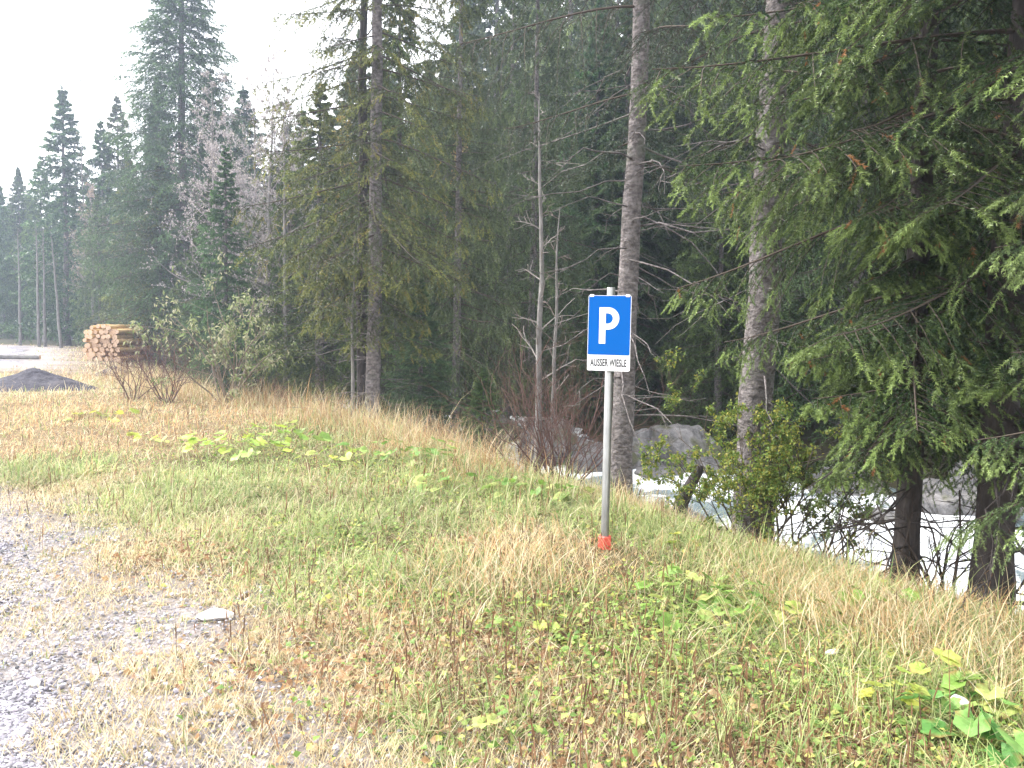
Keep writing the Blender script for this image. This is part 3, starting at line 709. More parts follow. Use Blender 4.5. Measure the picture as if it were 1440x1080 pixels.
put(FAR, 1, 345, 45, 15.2, 'hazy spruce tip showing among bare birch twigs beside the tallest spruce', wf=1.2, rz=.9)
put(FAR, 2, 296, 47, 16.0, 'hazy spruce half hidden behind the flank of the tallest spruce', wf=1.2, rz=2.9)
put(FAR, 0, 405, 44, 14.0, 'hazy spruce low between the birch crowns and the olive spruce', wf=1.2, rz=3.9)
put(FAR, 3, 598, 46, 17, 'yellow green spruce whose tip stands in the gap of sky above the slope', wf=1.1, rz=.4)
put(FAR, 1, 650, 43, 19.5, 'bluish spruce closing the right side of the sky gap', wf=1.1, rz=1.4)
put(FAR, 0, 548, 48, 17.5, 'dark spruce whose tip shows right of the tall olive trunk', wf=1.1, rz=2.4)
put(FAR, 2, 690, 38, 21, 'grey green spruce towering over the weeping spruce on the slope', wf=1.1, rz=3.4)
put(FAR, 1, 490, 40, 15.5, 'bluish spruce seen through the upper boughs of the tall olive spruce', wf=1.1, rz=4.4)

# forest rows
def frustum(x, y, pad=3): return np.abs(x) < .64 * y + pad
rg = np.random.default_rng(5); cnt = 0
for yy in np.concatenate([np.arange(14, 31, 3.1), np.arange(32, 92, 4.6)]):
    for xx in np.arange(-40, 66, 3.1 if yy < 31 else 4.2):
        x, y = xx + rg.uniform(-1.2, 1.2), yy + rg.uniform(-1.2, 1.2); u = float(edge_u(x, y))
        if u < 11.2 or u > 60 or not frustum(x, y): continue
        if u > 34 and y < 50: continue
        if y < 31:
            place(None, MID, int(rg.integers(0, 4)), x, y, 'dark spruce among the front rows of the forest on the slope across the stream', 'front rows of the slope forest', rg.uniform(.8, 1.25), rg.uniform(0, 6.28), rg.uniform(.85, 1.15))
        else:
            place(None, FAR, int(rg.integers(0, 4)), x, y, 'spruce deep in the dense forest high on the slope across the stream', 'upper slope forest', rg.uniform(.95, 1.4), rg.uniform(0, 6.28), rg.uniform(.9, 1.25))
        cnt += 1
for yy in np.arange(46, 76, 4.0):
    for xx in np.arange(-60, -8, 3.4):
        x, y = xx + rg.uniform(-1.1, 1.1), yy + rg.uniform(-1.1, 1.1); u = float(edge_u(x, y))
        if u > 11 or not frustum(x, y, 2): continue
        if x < -.50 * y - 0 and y < 51: continue
        hgt = 10.5 + 3.2 * sstep(-34, -18, x) + rg.uniform(-1.2, 1.2)
        if y < 60: place(None, HIGH, int(rg.integers(0, 2)), x, y, 'hazy spruce with a bare lower trunk in the forest wall closing the clearing', 'forest wall behind the clearing', hgt / 15.5, rg.uniform(0, 6.28), .72)
        else: place(None, FAR, int(rg.integers(0, 3)), x, y, 'hazy spruce in the back rows of the forest wall closing the clearing', 'back rows behind the clearing', hgt / 16.5, rg.uniform(0, 6.28), .8)
        cnt += 1
for yy in np.arange(25, 46, 3.6):
    for xx in np.arange(-20, 4, 3.4):
        x, y = xx + rg.uniform(-1, 1), yy + rg.uniform(-1, 1); u = float(edge_u(x, y))
        if u > 11 or u < 2.2: continue
        px_ = 720 + F_PX * x / y; lim = .62 if 270 < px_ < 430 else 1.0
        place(None, FAR if y > 30 else MID, int(rg.integers(0, 4)), x, y, 'spruce in the belt of forest along the near bank of the stream', 'near bank forest belt', lim * rg.uniform(.55, .95), rg.uniform(0, 6.28), rg.uniform(.7, .95))
        cnt += 1
print("forest trees", cnt)

# ------------------------------------------------------------------ branching plants
def grow(rng, p, d, L, r, depth, out, kids=(3, 5), ratio=.6, jit=.16, up=.05, spread=.75, minr=.0012, pts=6):
    P = [p]; dd = d
    for k in range(pts - 1):
        dd = norm(dd + rng.normal(0, jit, 3) + np.array([0, 0, up])); P.append(P[-1] + dd * L / (pts - 1))
    P = np.array(P); rad = np.linspace(r, max(r * .35, minr), pts)
    out.append((P, rad, depth, dd))
    if depth <= 0: return
    for _ in range(rng.integers(kids[0], kids[1] + 1)):
        t = rng.uniform(.25, 1.0); q = t * (pts - 1); i = min(int(q), pts - 2); s = P[i] + (P[i + 1] - P[i]) * (q - i)
        side = norm(rng.normal(0, 1, 3)); ax = norm(P[i + 1] - P[i]); side = norm(side - ax * side.dot(ax))
        grow(rng, s, norm(ax * (1 - spread * .5) + side * spread), L * ratio * rng.uniform(.6, 1.15) * (1.15 - .5 * t), max(rad[i] * .6, minr), depth - 1, out, kids, ratio, jit, up, spread, minr, pts)
def wood_geo(out, col, sides=4, jitter=.2, rng=RNG):
    G = Geo(); P = np.array([o[0] for o in out]); rd = np.array([o[1] for o in out])
    V, Q = tubes(P, rd, sides); c = np.repeat(np.array(col)[None] * rng.uniform(1 - jitter, 1 + jitter, (len(P), 1)), P.shape[1] * sides, 0)
    G.add(V, quads=Q, col=c); return G
def leaves_on(out, rng, per, size, pal, droop=.3, mind=0, wr=.5):
    tw = [o for o in out if o[2] <= mind]
    P = np.array([o[0] for o in tw]); n = len(tw)
    i = np.repeat(np.arange(n), per); j = rng.integers(2, P.shape[1], len(i))
    base = P[i, j] + rng.normal(0, size * .25, (len(i), 3))
    D = rng.normal(0, 1, (len(i), 3)) + np.array([0, 0, -droop])
    return leaf_quads(base, D, size * rng.uniform(.6, 1.25, len(i)), pick(pal, len(i), rng), rng, wr=wr)
def shrub(name, label, x, y, rng, stems, L, r, col, spread=.5, depth=2, leaf=None, group=None, cat='shrub', kids=(3, 5), up=.04, jit=.16, brk=M['twig'], base_r=.15, ratio=.6, kspread=.7):
    e = empty(name, label, cat, base_at(x, y, -.03), 0, group); out = []
    for _ in range(stems):
        a = rng.uniform(0, 6.28); b = rng.uniform(0, base_r); s = spread * rng.uniform(.2, 1.2)
        grow(rng, np.array([b * math.cos(a), b * math.sin(a), -.05]), norm(np.array([math.cos(a) * s, math.sin(a) * s, 1.])), L * rng.uniform(.6, 1.15), r * rng.uniform(.6, 1.2), depth, out, kids, ratio, jit, up, kspread)
    wood_geo(out, col, rng=rng).obj('branches' if not leaf else 'branches', brk, e)
    if leaf:
        G = Geo(); V, T, C = leaves_on(out, rng, leaf[0], leaf[1], leaf[2], mind=leaf[3] if len(leaf) > 3 else 0, wr=leaf[4] if len(leaf) > 4 else .5); G.add(V, T, col=C); G.obj('foliage', M['leaf'], e)
    return e
RED = (.11, .06, .055)
rs = np.random.default_rng(21)
def shrub_px(px, py, u=.25, **k):
    p = crest(px, u) if px > 330 else ground(px, py); return shrub(x=p.x, y=p.y, rng=rs, **k)
shrub_px(186, 562, name='bare_shrub', label='bare reddish shrub with crossing dark stems in front of the logs', stems=13, L=1.25, r=.010, col=RED, spread=.7, kids=(4, 6))
shrub_px(235, 566, name='bare_shrub', label='bare purplish shrub whose twigs cover the end of the log stack', stems=15, L=1.45, r=.011, col=(.12, .07, .07), spread=.75, kids=(4, 6))
shrub_px(372, 572, name='bare_shrub', label='low bare reddish brown shrub under the pale leafed shrub', stems=14, L=.85, r=.011, col=(.16, .085, .07), spread=.9, kids=(4, 6))
shrub_px(440, 580, name='bare_shrub', label='brown arching dry stems in front of the dark spruce foot', stems=12, L=.8, r=.008, col=(.2, .12, .08), spread=.9, kids=(2, 4))
shrub_px(790, 640, name='bare_shrub', label='tall dense reddish bare shrub between the dead stem and the sign', stems=26, L=1.7, r=.010, col=(.10, .06, .052), spread=.75, kids=(4, 6))
shrub_px(742, 628, name='bare_shrub', label='thin reddish bare shrub at the foot of the pale dead stem', stems=12, L=1.3, r=.008, col=(.12, .075, .06), spread=.6, kids=(3, 5))
shrub_px(1345, 770, name='bare_shrub', label='tangle of black bare branches between the two nearest trunks', stems=10, L=.95, r=.014, col=(.045, .035, .03), spread=1.1, kids=(3, 5))
shrub_px(1200, 775, name='bare_shrub', label='black drooping bare twigs hanging over the white water', stems=10, L=.8, r=.010, col=(.05, .04, .035), spread=1.2, kids=(3, 5))
shrub_px(620, 610, name='bare_shrub', label='short brown bare twigs in the tall grass beside the olive trunk', stems=10, L=.6, r=.007, col=(.2, .12, .08), spread=.8, kids=(3, 4))
PALE = np.array([(.32, .34, .18), (.24, .29, .13), (.40, .39, .25), (.18, .24, .09)])
shrub_px(322, 568, name='leafy_shrub', label='spreading shrub with pale cream green drooping leaves on curved stems', stems=11, L=2.3, r=.024, col=(.17, .14, .11), spread=.8, depth=2, kids=(3, 5), leaf=(10, .105, PALE, 0, .38), cat='shrub')
shrub_px(292, 560, name='leafy_shrub', label='thin shrub with silvery pale leaves at the side of the logs', stems=6, L=1.7, r=.016, col=(.15, .12, .10), spread=.8, depth=2, kids=(3, 4), leaf=(6, .10, PALE, 0, .38))
YEL = np.array([(.20, .25, .055), (.14, .21, .045), (.30, .29, .06), (.10, .16, .035)])
p = crest(1072, .45)
shrub('leafy_shrub', 'yellow green small leafed bush on the bank hiding the thick trunk foot', p.x - .05, p.y - .1, rs, 22, 1.3, .012, (.08, .065, .05), spread=.55, depth=3, kids=(3, 4), leaf=(14, .036, YEL, 1, .6), base_r=.3)
p = crest(1120, .4)
shrub('leafy_shrub', 'smaller yellow green bush between the thick grey trunk and the dark slim one', p.x + .1, p.y + .2, rs, 9, .85, .012, (.09, .07, .05), spread=.6, depth=3, kids=(2, 4), leaf=(7, .04, YEL, 1, .6), base_r=.25)
p = crest(1072, -.15)
shrub('sapling', 'tiny sapling with a few bright yellow leaves in the grass at the bank', p.x, p.y - .05, rs, 2, .2, .003, (.15, .11, .07), spread=.3, depth=1, kids=(2, 3), leaf=(5, .045, np.array([(.62, .40, .08), (.55, .42, .12)]), 1, .6), base_r=.02, cat='sapling')

# bare birches and other thin trees
def thin_tree(name, label, px, y, H, r, rng, col, lean=0, depth=3, kids=(5, 7), leaf=None, bark='bark_grey', group=None, first_b=.3, up=.06, bratio=.28, spread=.6, x=None):
    x = col_at(px, y) if x is None else x
    e = empty(name, label, 'tree', base_at(x, y, -.1), 0, group)
    m = 14; s = np.linspace(0, 1, m); px_ = np.cumsum(rng.normal(0, .01 * H / 5, m)) + lean * s * H; py_ = np.cumsum(rng.normal(0, .01 * H / 5, m))
    P = np.stack([px_, py_, s * H], 1); P[0, 2] = -.2
    Gt = Geo(); V, Q = tubes(P[None], (r * (1 - s) ** .75 + .004)[None], 8); Gt.add(V, quads=Q)
    Gt.obj('trunk', M[bark], e, smooth=True)
    out = []
    nb = kids[1] * 6
    for i in range(nb):
        f = first_b + (1 - first_b) * (i + rng.random()) / nb; a = i * 2.4 + rng.uniform(-.4, .4)
        o = np.array([np.interp(f, s, P[:, 0]), np.interp(f, s, P[:, 1]), f * H])
        grow(rng, o, norm(np.array([math.cos(a), math.sin(a), rng.uniform(.2, 1.0)])), H * bratio * (1.15 - f) * rng.uniform(.5, 1.1), r * .3 * (1.1 - f) + .003, depth - 1, out, (3, 5), .6, .14, up, spread, .0036)
    Gc = wood_geo(out, col, 3, rng=rng)
    if leaf:
        V, T, C = leaves_on(out, rng, leaf[0], leaf[1], leaf[2], mind=0); Gc.add(V, T, col=C, mi=1)
    Gc.obj('crown', [M['twig'], M['leaf']], e)
    return e
rb = np.random.default_rng(33)
GREYL = np.array([(.40, .37, .37), (.30, .27, .28), (.46, .42, .38)])
thin_tree('birch_tree', 'bare grey birch with a fine cloud of twigs in front of the tallest spruce', 300, 27, 10.5, .09, rb, (.24, .21, .21), leaf=(5, .075, GREYL))
thin_tree('birch_tree', 'bare slim birch whose pale trunk stands out against the sky', 374, 24, 10.8, .075, rb, (.24, .21, .21), leaf=(4, .065, GREYL), lean=.02)
thin_tree('birch_tree', 'bare birch with two tone bark nearest the olive spruce', 400, 22.5, 9.5, .065, rb, (.22, .19, .18), leaf=(4, .06, GREYL))
thin_tree('birch_tree', 'leaning bare birch with a curved stem above the young blue green spruce', 345, 26, 8.5, .07, rb, (.24, .21, .2), leaf=(5, .065, GREYL), lean=-.12)
thin_tree('birch_tree', 'bare grey birch with twigs crossing the slim one that stands against the sky', 352, 28, 10.8, .085, rb, (.3, .27, .28), leaf=(4, .065, GREYL), lean=.015)
thin_tree('birch_tree', 'bare lavender grey birch touching the flank of the tallest spruce', 322, 29, 9.6, .08, rb, (.3, .27, .28), leaf=(5, .07, GREYL))
thin_tree('birch_tree', 'bare birch half hidden by the outer boughs of the tall olive spruce', 428, 26, 9.5, .075, rb, (.28, .25, .25), leaf=(4, .06, GREYL))
thin_tree('birch_tree', 'bare pale birch with a wide crown before the sky beside the tallest spruce', 390, 27, 10.4, .08, rb, (.32, .29, .3), leaf=(6, .07, GREYL))
thin_tree('birch_tree', 'bare many twigged birch with its top against the sky near the olive spruce', 412, 24.5, 9.8, .07, rb, (.3, .27, .28), leaf=(6, .065, GREYL), lean=-.02)
thin_tree('birch_tree', 'purplish twiggy birch in the haze behind the log stack', 130, 44, 8.5, .08, rb, (.25, .21, .21), leaf=(3, .09, np.array([(.32, .25, .2), (.3, .27, .25), (.4, .3, .2)])))
thin_tree('birch_tree', 'greyish twiggy birch right of the hazy blunt topped spruce', 215, 40, 8.5, .08, rb, (.26, .22, .22), leaf=(3, .08, GREYL))
thin_tree('larch_tree', 'very thin bare larch with sparse tufts poking above the hazy spruces', 122, 46, 15.2, .06, rb, (.2, .18, .17), depth=2, first_b=.5, bratio=.06, leaf=(2, .1, np.array([(.2, .2, .12)])))
thin_tree('larch_tree', 'yellow larch glowing behind the top of the olive spruce', 478, 24, 9.5, .07, rb, (.2, .16, .12), depth=2, first_b=.3, bratio=.16, leaf=(10, .09, np.array([(.42, .27, .06), (.36, .28, .08), (.25, .22, .07)])))
thin_tree('larch_tree', 'orange tinged larch half hidden high in the slope forest', 640, 30, 11.2, .08, rb, (.2, .16, .12), depth=2, first_b=.3, bratio=.16, leaf=(8, .1, np.array([(.34, .22, .06), (.28, .22, .08)])))
p = crest(754, .35)
thin_tree('dead_tree', 'pale grey dead stem standing alone left of the parking sign', 0, p.y, 4.9, .045, rb, (.2, .18, .17), depth=2, kids=(2, 3), first_b=.25, bratio=.16, up=.0, x=p.x, lean=-.018)
p = crest(777, .4)
thin_tree('dead_tree', 'thinner dead stem with brown twigs close to the pale dead stem', 0, p.y + .3, 3.6, .03, rb, (.17, .14, .13), depth=2, kids=(2, 3), first_b=.2, bratio=.18, up=.0, x=p.x, lean=.01)
p = crest(497, .1)
thin_tree('dead_tree', 'slim pale dead stem beside the tall olive spruce trunk', 0, p.y, 3.6, .035, rb, (.2, .18, .17), depth=2, kids=(2, 2), first_b=.4, bratio=.12, x=p.x)
for k, (px, yy, hh, lb) in enumerate([(86, 42.5, 6.0, 'pale leaning stem at the clearing edge left of the logs'), (175, 41.5, 7, 'pale thin stem left of a trio rising behind the logs'), (183, 41.8, 7.3, 'whitest middle stem of a trio rising behind the logs'), (193, 42, 6.8, 'thin stem right of a trio rising behind the logs'), (133, 43.5, 7.5, 'mottled pale trunk just above the cut ends of the logs'), (55, 43.5, 6.5, 'thin straight trunk above the fallen log'), (63, 44, 6.4, 'reddish thin trunk beside the straight one above the fallen log'), (28, 45, 6.4, 'thin pale trunk above the dark gravel heap')]):
    thin_tree('slim_tree', lb, px, yy, hh, .085, rb, (.2, .18, .17), depth=2, kids=(2, 3), first_b=.6, bratio=.14, lean=-.08 if k == 0 else 0)

# ------------------------------------------------------------------ stream, boulders, snag
ts = np.arange(2, 46, .11); us = np.linspace(2.6, 10.6, 90)
TS, US = np.meshgrid(ts, us, indexing='ij')
wx = np.interp(TS, EY, EX) + US / .85; wy = TS + 0 * US
rap = fbm(wx * .55, wy * .55, seed=61, o=3)
wz = -1.47 + .45 * (rap - .5) + .16 * (fbm(wx * 2.2, wy * 2.2, seed=62) - .5) + .02 * (wy - 14) * .8
foam = sstep(.38, .66, rap + .25 * (fbm(wx * 1.7, wy * 1.7, seed=63) - .5)) * .5
foam = foam + .18 * np.exp(-((US - 6.2) / 1.8) ** 2)
ii = np.arange(TS.size).reshape(TS.shape)
Qw = np.stack([ii[:-1, :-1], ii[:-1, 1:], ii[1:, 1:], ii[1:, :-1]], -1).reshape(-1, 4)
G = Geo(); G.add(np.stack([wx, wy, wz], -1).reshape(-1, 3), quads=Qw, col=np.repeat(foam.reshape(-1, 1), 3, 1))
tag(G.obj('water', M['water'], smooth=True), kind='structure')

def ico(sub):
    import bmesh
    bm = bmesh.new(); bmesh.ops.create_icosphere(bm, subdivisions=sub, radius=1)
    V = np.array([v.co[:] for v in bm.verts]); T = np.array([[v.index for v in f.verts] for f in bm.faces]); bm.free(); return V, T
IV, IT = ico(5)
def boulder(name, label, loc, size, seed, mat='rock', cat='rock', group=None, amp=.55, rz=0):
    d = (fbm(IV[:, 0] * 1.1 + seed, IV[:, 1] * 1.1, IV[:, 2] * 1.1, seed=seed, o=3) - .5) * amp * 2 + (fbm(IV[:, 0] * 4 + seed, IV[:, 1] * 4, IV[:, 2] * 4, seed=seed + 5, o=5) - .5) * amp * .6
    V = IV * (1 + d)[:, None]
    for q in range(7):                                          # chipped planes
        nn = norm(np.random.default_rng(seed * 13 + q).normal(0, 1, 3)); h = V @ nn; c = .72
        V = V - np.outer(np.maximum(h - c, 0) * .85, nn)
    V = V * np.array(size)
    G = Geo(); G.add(V, tris=IT)
    o = G.obj(name, M[mat], smooth=True, loc=loc); o.rotation_euler = (0, 0, rz)
    return tag(o, label, cat, group)
def rock_px(px, py, z, size, seed, label, name='boulder', group=None, **k):
    p = at_z(px, py, z); return boulder(name, label, (p.x, p.y, p.z), size, seed, group=group, **k)
rock_px(912, 640, -1.15, (.9, .75, .46), 3, 'largest rounded grey boulder on the far bank right of the sign post trunk')
rock_px(845, 648, -1.25, (.75, .7, .5), 4, 'rounded grey boulder partly hidden by the sign post')
rock_px(805, 640, -1.25, (.8, .7, .5), 5, 'flat pale boulder in the stream left of the sign post')
rock_px(962, 640, -1.1, (.9, .8, .6), 6, 'grey boulder half covered by the yellow green bush')
rock_px(945, 672, -1.45, (.75, .55, .3), 7, 'low wet boulder with water pouring round it')
rock_px(1000, 668, -1.4, (.6, .5, .45), 8, 'dark wet boulder behind the leaning snag')
rock_px(770, 625, -1.0, (.8, .7, .55), 9, 'pale boulder behind the reddish bare shrub')
rock_px(1190, 690, -1.45, (1.0, .7, .4), 10, 'broad pinkish grey boulder seen above the white water')
rock_px(1340, 715, -1.4, (1.1, .7, .5), 11, 'wide grey boulder between the two nearest trunks')
rock_px(1395, 690, -1.3, (.8, .7, .6), 12, 'tan streaked boulder beside the thickest trunk')
rock_px(1250, 735, -1.5, (.5, .4, .25), 13, 'small wet tan stone in the current')
rock_px(600, 608, -.7, (.6, .5, .45), 14, 'mossy pale boulder low behind the tall grass')
rock_px(690, 610, -.9, (.7, .5, .5), 15, 'grey boulder behind the very small spruce')
rr_ = np.random.default_rng(44)
for k in range(16):
    y = rr_.uniform(11, 24); u = rr_.choice([rr_.uniform(3.4, 4.6), rr_.uniform(8.2, 10.6), rr_.uniform(8.2, 10.6)]); x = float(np.interp(y, EY, EX)) + u / .85
    s = rr_.uniform(.25, .6)
    boulder('boulder', 'medium grey boulder lining the banks of the rushing stream', (x, y, hz1(x, y) + s * .3), (s * 1.3, s, s * .8), 60 + k, group='boulders lining the stream', rz=rr_.uniform(0, 6))
p = at_z(303, 866)
boulder('stone', 'flat white stone lying in the straw at the edge of the gravel', (p.x, p.y, hz1(p.x, p.y) + .02), (.105, .06, .035), 71, mat='pale_stone', cat='stone', amp=.35)
p = at_z(48, 965)
boulder('stone', 'small white stone on the grey gravel', (p.x, p.y, hz1(p.x, p.y) + .02), (.034, .028, .022), 72, mat='pale_stone', cat='stone', amp=.4)
p = at_z(1347, 1010)
boulder('stone', 'angular white stone among the big green leaves', (p.x, p.y, hz1(p.x, p.y) + .06), (.055, .05, .06), 73, mat='pale_stone', cat='stone', amp=.6)
p = at_z(1170, 932)
boulder('stone', 'thin pale stone chip lying in the long grass', (p.x, p.y, hz1(p.x, p.y) + .05), (.05, .02, .012), 74, mat='pale_stone', cat='stone', amp=.4, rz=.6)

p = crest(948, .45)
e = empty('tree_snag', 'dark leaning broken stump at the edge of the white water', 'stump', (p.x, p.y, p.z - .1))
s = np.linspace(0, 1, 9); P = np.stack([.02 + .28 * s ** 1.3, .05 * s, .62 * s], 1)
V, Q = tubes(P[None], (.085 - .035 * s + .03 * np.exp(-s * 8))[None], 10)
V = V + norm(V - np.repeat(P, 10, 0)) * ((fbm(V[:, 0] * 14, V[:, 1] * 14, V[:, 2] * 5, seed=8) - .5) * .035)[:, None]
G = Geo(); G.add(V, quads=Q); G.obj('stem', M['bark_dark'], e, smooth=True)
out = []
for a, h in ((.5, .35), (2.5, .5), (4.2, .58), (1.6, .6)):
    grow(rs, np.array([.02 + .28 * (h / .62) ** 1.3, .03, h]), norm(np.array([math.cos(a), math.sin(a), .5])), .3, .007, 1, out, (2, 3))
wood_geo(out, (.08, .06, .05)).obj('branches', M['twig'], e)

# ------------------------------------------------------------------ gravel heaps, fallen log, log stacks
def heap(name, label, px, py, wx, wy, h, seed):
    p = at_z(px, py); n = 70
    A, B = np.meshgrid(np.linspace(-1, 1, n), np.linspace(-1, 1, n)); r = np.hypot(A, B)
    z = np.maximum(0, 1 - r ** 1.15) * h * (.75 + .5 * fbm(A * 1.5 + seed, B * 1.5, seed=seed)) + (fbm(A * 14, B * 14, seed=seed + 2) - .5) * .06 * (r < .98) - .03
    ii = np.arange(n * n).reshape(n, n); q = np.stack([ii[:-1, :-1], ii[:-1, 1:], ii[1:, 1:], ii[1:, :-1]], -1).reshape(-1, 4)
    q = q[(r.ravel()[q] < 1.03).all(1)]
    G = Geo(); G.add(np.stack([A.ravel() * wx, B.ravel() * wy, z.ravel()], 1), quads=q)
    o = G.obj(name, M['heap'], smooth=True, loc=(p.x, p.y + wy * .7, hz1(p.x, p.y + wy * .7)))
    return tag(o, label, 'gravel heap')
heap('gravel_heap', 'long dark grey gravel heap at the edge of the meadow', 22, 550, 1.5, 1.0, .5, 5)
heap('gravel_heap', 'small dark heap of soil beside the bare shrub', 150, 527, .7, .6, .35, 7)
def log_mesh(rng, L, r, mat, name='log'):
    m, sd = 8, 12; s = np.linspace(0, 1, m); P = np.stack([0 * s, .015 * np.sin(s * 5 + rng.uniform(0, 6)), (s - .5) * L], 1)
    V, Q = tubes(P[None], (r * (1 - .12 * s))[None], sd)
    V = V + norm(V - np.repeat(P, sd, 0)) * ((fbm(V[:, 0] * 9, V[:, 1] * 9, V[:, 2] * 2 + rng.uniform(0, 9), seed=2) - .5) * r * .25)[:, None]
    G = Geo(); G.add(V, quads=Q)
    for k in (0, m - 1):
        ring = V[k * sd:(k + 1) * sd]; vv = np.concatenate([ring, ring.mean(0, keepdims=True)]); j = np.arange(sd)
        t = np.stack([j, (j + 1) % sd, np.full(sd, sd)], 1); t = t[:, ::-1] if k == 0 else t
        G.add(vv, tris=t, mi=1)
    return G.mesh(name, [M[mat], M['log_end']], True)
rl = np.random.default_rng(8)
LY = [log_mesh(rl, 3.0 * rl.uniform(.97, 1.03), rl.uniform(.075, .125), 'log_y') for _ in range(6)]
LR = [log_mesh(rl, 3.0 * rl.uniform(.97, 1.03), rl.uniform(.075, .115), 'log_r') for _ in range(6)]
def stack(meshes, origin, ang, cols_, rows, label, group, sp=.2):
    # logs lie along (cos, sin); stacked across the perpendicular
    ax = Vector((math.cos(ang), math.sin(ang), 0)); pr = Vector((-math.sin(ang), math.cos(ang), 0)); gz = hz1(origin[0], origin[1])
    for r_ in range(rows):
        for c in range(cols_ - (r_ % 2) - (2 if r_ == rows - 1 else 0) - (2 if r_ == rows else 0)):
            o = bpy.data.objects.new('log', meshes[int(rl.integers(0, len(meshes)))]); COL.objects.link(o)
            off = (c + .5 * (r_ % 2) + (1 if r_ == rows - 1 else 0) + (2 if r_ == rows else 0)) * sp
            pos = Vector(origin).to_3d() + pr * off + ax * rl.uniform(-.1, .1); pos.z = gz + .12 + r_ * sp * .86 + rl.uniform(-.012, .012)
            o.location = pos
            o.rotation_euler = (R(90) + rl.uniform(-.015, .015), 0, ang - R(90) + rl.uniform(-.02, .02)) if rl.random() < .5 else (R(-90), 0, ang - R(90) + rl.uniform(-.02, .02))
            q_ = rl.uniform(.82, 1.16); o.scale = (q_, q_ * rl.uniform(.95, 1.05), rl.uniform(.96, 1.03))
            tag(o, label, 'log', group)
p = at_z(165, 507); ang = R(93)
ax = Vector((math.cos(ang), math.sin(ang), 0)); pr = Vector((-math.sin(ang), math.cos(ang), 0))
o1 = Vector((p.x, p.y, 0)) + ax * 1.5
stack(LY, (o1.x, o1.y), ang, 7, 8, 'pale yellow peeled log in the front stack beside the clearing', 'logs of the front stack')
o2 = o1 + ax * 3.25
stack(LR, (o2.x, o2.y), ang, 7, 8, 'reddish barked log in the rear stack behind the yellow logs', 'logs of the rear stack')
p = at_z(15, 507)
o = bpy.data.objects.new('fallen_log', log_mesh(rl, 3.2, .09, 'bark_grey', 'fallen_log')); COL.objects.link(o)
o.location = (p.x - .6, p.y, hz1(p.x, p.y) + .12); o.rotation_euler = (0, R(90), R(4)); tag(o, 'single pale log lying on the ground at the edge of the far gravel', 'log')

# ------------------------------------------------------------------ parking sign
p = ground(850, 771)
sign = empty('parking_sign', 'blue and white parking sign on a galvanised post in the meadow', 'sign', (p.x, p.y, p.z))
D_ = p.y
mpp = D_ / F_PX
pole_h = (771 - 400) * mpp
def lathe(name, prof, sides, mat, parent, smooth=True):
    G = Geo(); P = np.array([[r * math.cos(2 * math.pi * k / sides), r * math.sin(2 * math.pi * k / sides), z] for r, z in prof for k in range(sides)])
    q = [(a * sides + k, a * sides + (k + 1) % sides, (a + 1) * sides + (k + 1) % sides, (a + 1) * sides + k) for a in range(len(prof) - 1) for k in range(sides)]
    G.add(P, quads=q); o = G.obj(name, mat, parent, smooth=smooth); return o
pr_ = .0295
lathe('pole', [(pr_, -.25), (pr_, pole_h - .003), (pr_ - .003, pole_h), (pr_ - .004, pole_h - .004), (pr_ - .004, pole_h - .15), (0.0005, pole_h - .15)], 28, M['steel'], sign)
sl = lathe('foot_sleeve', [(pr_ + .002, .088), (pr_ + .004, .094), (.048, .094), (.0535, .088), (.055, .02), (.057, -.06)], 6, M['red'], sign, smooth=False); sl.rotation_euler.z = .35
yaw = R(-19)
panel_h, panel_w = .545, .315
top = (771 - 411.5) * mpp; zb = top - panel_h
def rot_obj(o, off): o.rotation_euler.z = yaw; o.location = (math.cos(yaw) * off[0] - math.sin(yaw) * off[1], math.sin(yaw) * off[0] + math.cos(yaw) * off[1], off[2]); return o
def rounded(w, h, r, n=6):
    pts = []
    for cx, cy, a0 in ((w / 2 - r, h / 2 - r, 0), (-w / 2 + r, h / 2 - r, 90), (-w / 2 + r, -h / 2 + r, 180), (w / 2 - r, -h / 2 + r, 270)):
        for k in range(n + 1): a = R(a0 + 90 * k / n); pts.append((cx + r * math.cos(a), cy + r * math.sin(a)))
    return pts
def plate(name, pts, th, mat, parent, holes=None):
    # front face towards -Y, thickness th
    import bmesh
    bm = bmesh.new(); f = bm.faces.new([bm.verts.new((x, 0, z)) for x, z in pts])
    r = bmesh.ops.extrude_face_region(bm, geom=[f]); bmesh.ops.translate(bm, verts=[v for v in r['geom'] if isinstance(v, bmesh.types.BMVert)], vec=(0, th, 0))
    bmesh.ops.recalc_face_normals(bm, faces=bm.faces); m = bpy.data.meshes.new(name); bm.to_mesh(m); bm.free(); m.materials.append(mat)
    o = bpy.data.objects.new(name, m); COL.objects.link(o); o.parent = parent; return o
yo = -(pr_ + .016)
pan = rot_obj(plate('panel', rounded(panel_w, panel_h, .012), .006, M['white'], sign), (0.003, yo, zb + panel_h / 2))
wh = .115
blue = plate('blue_field', rounded(panel_w - .008, panel_h - wh - .004, .009), .002, M['blue'], pan); blue.location = (0, -.0025, wh / 2 - .001)
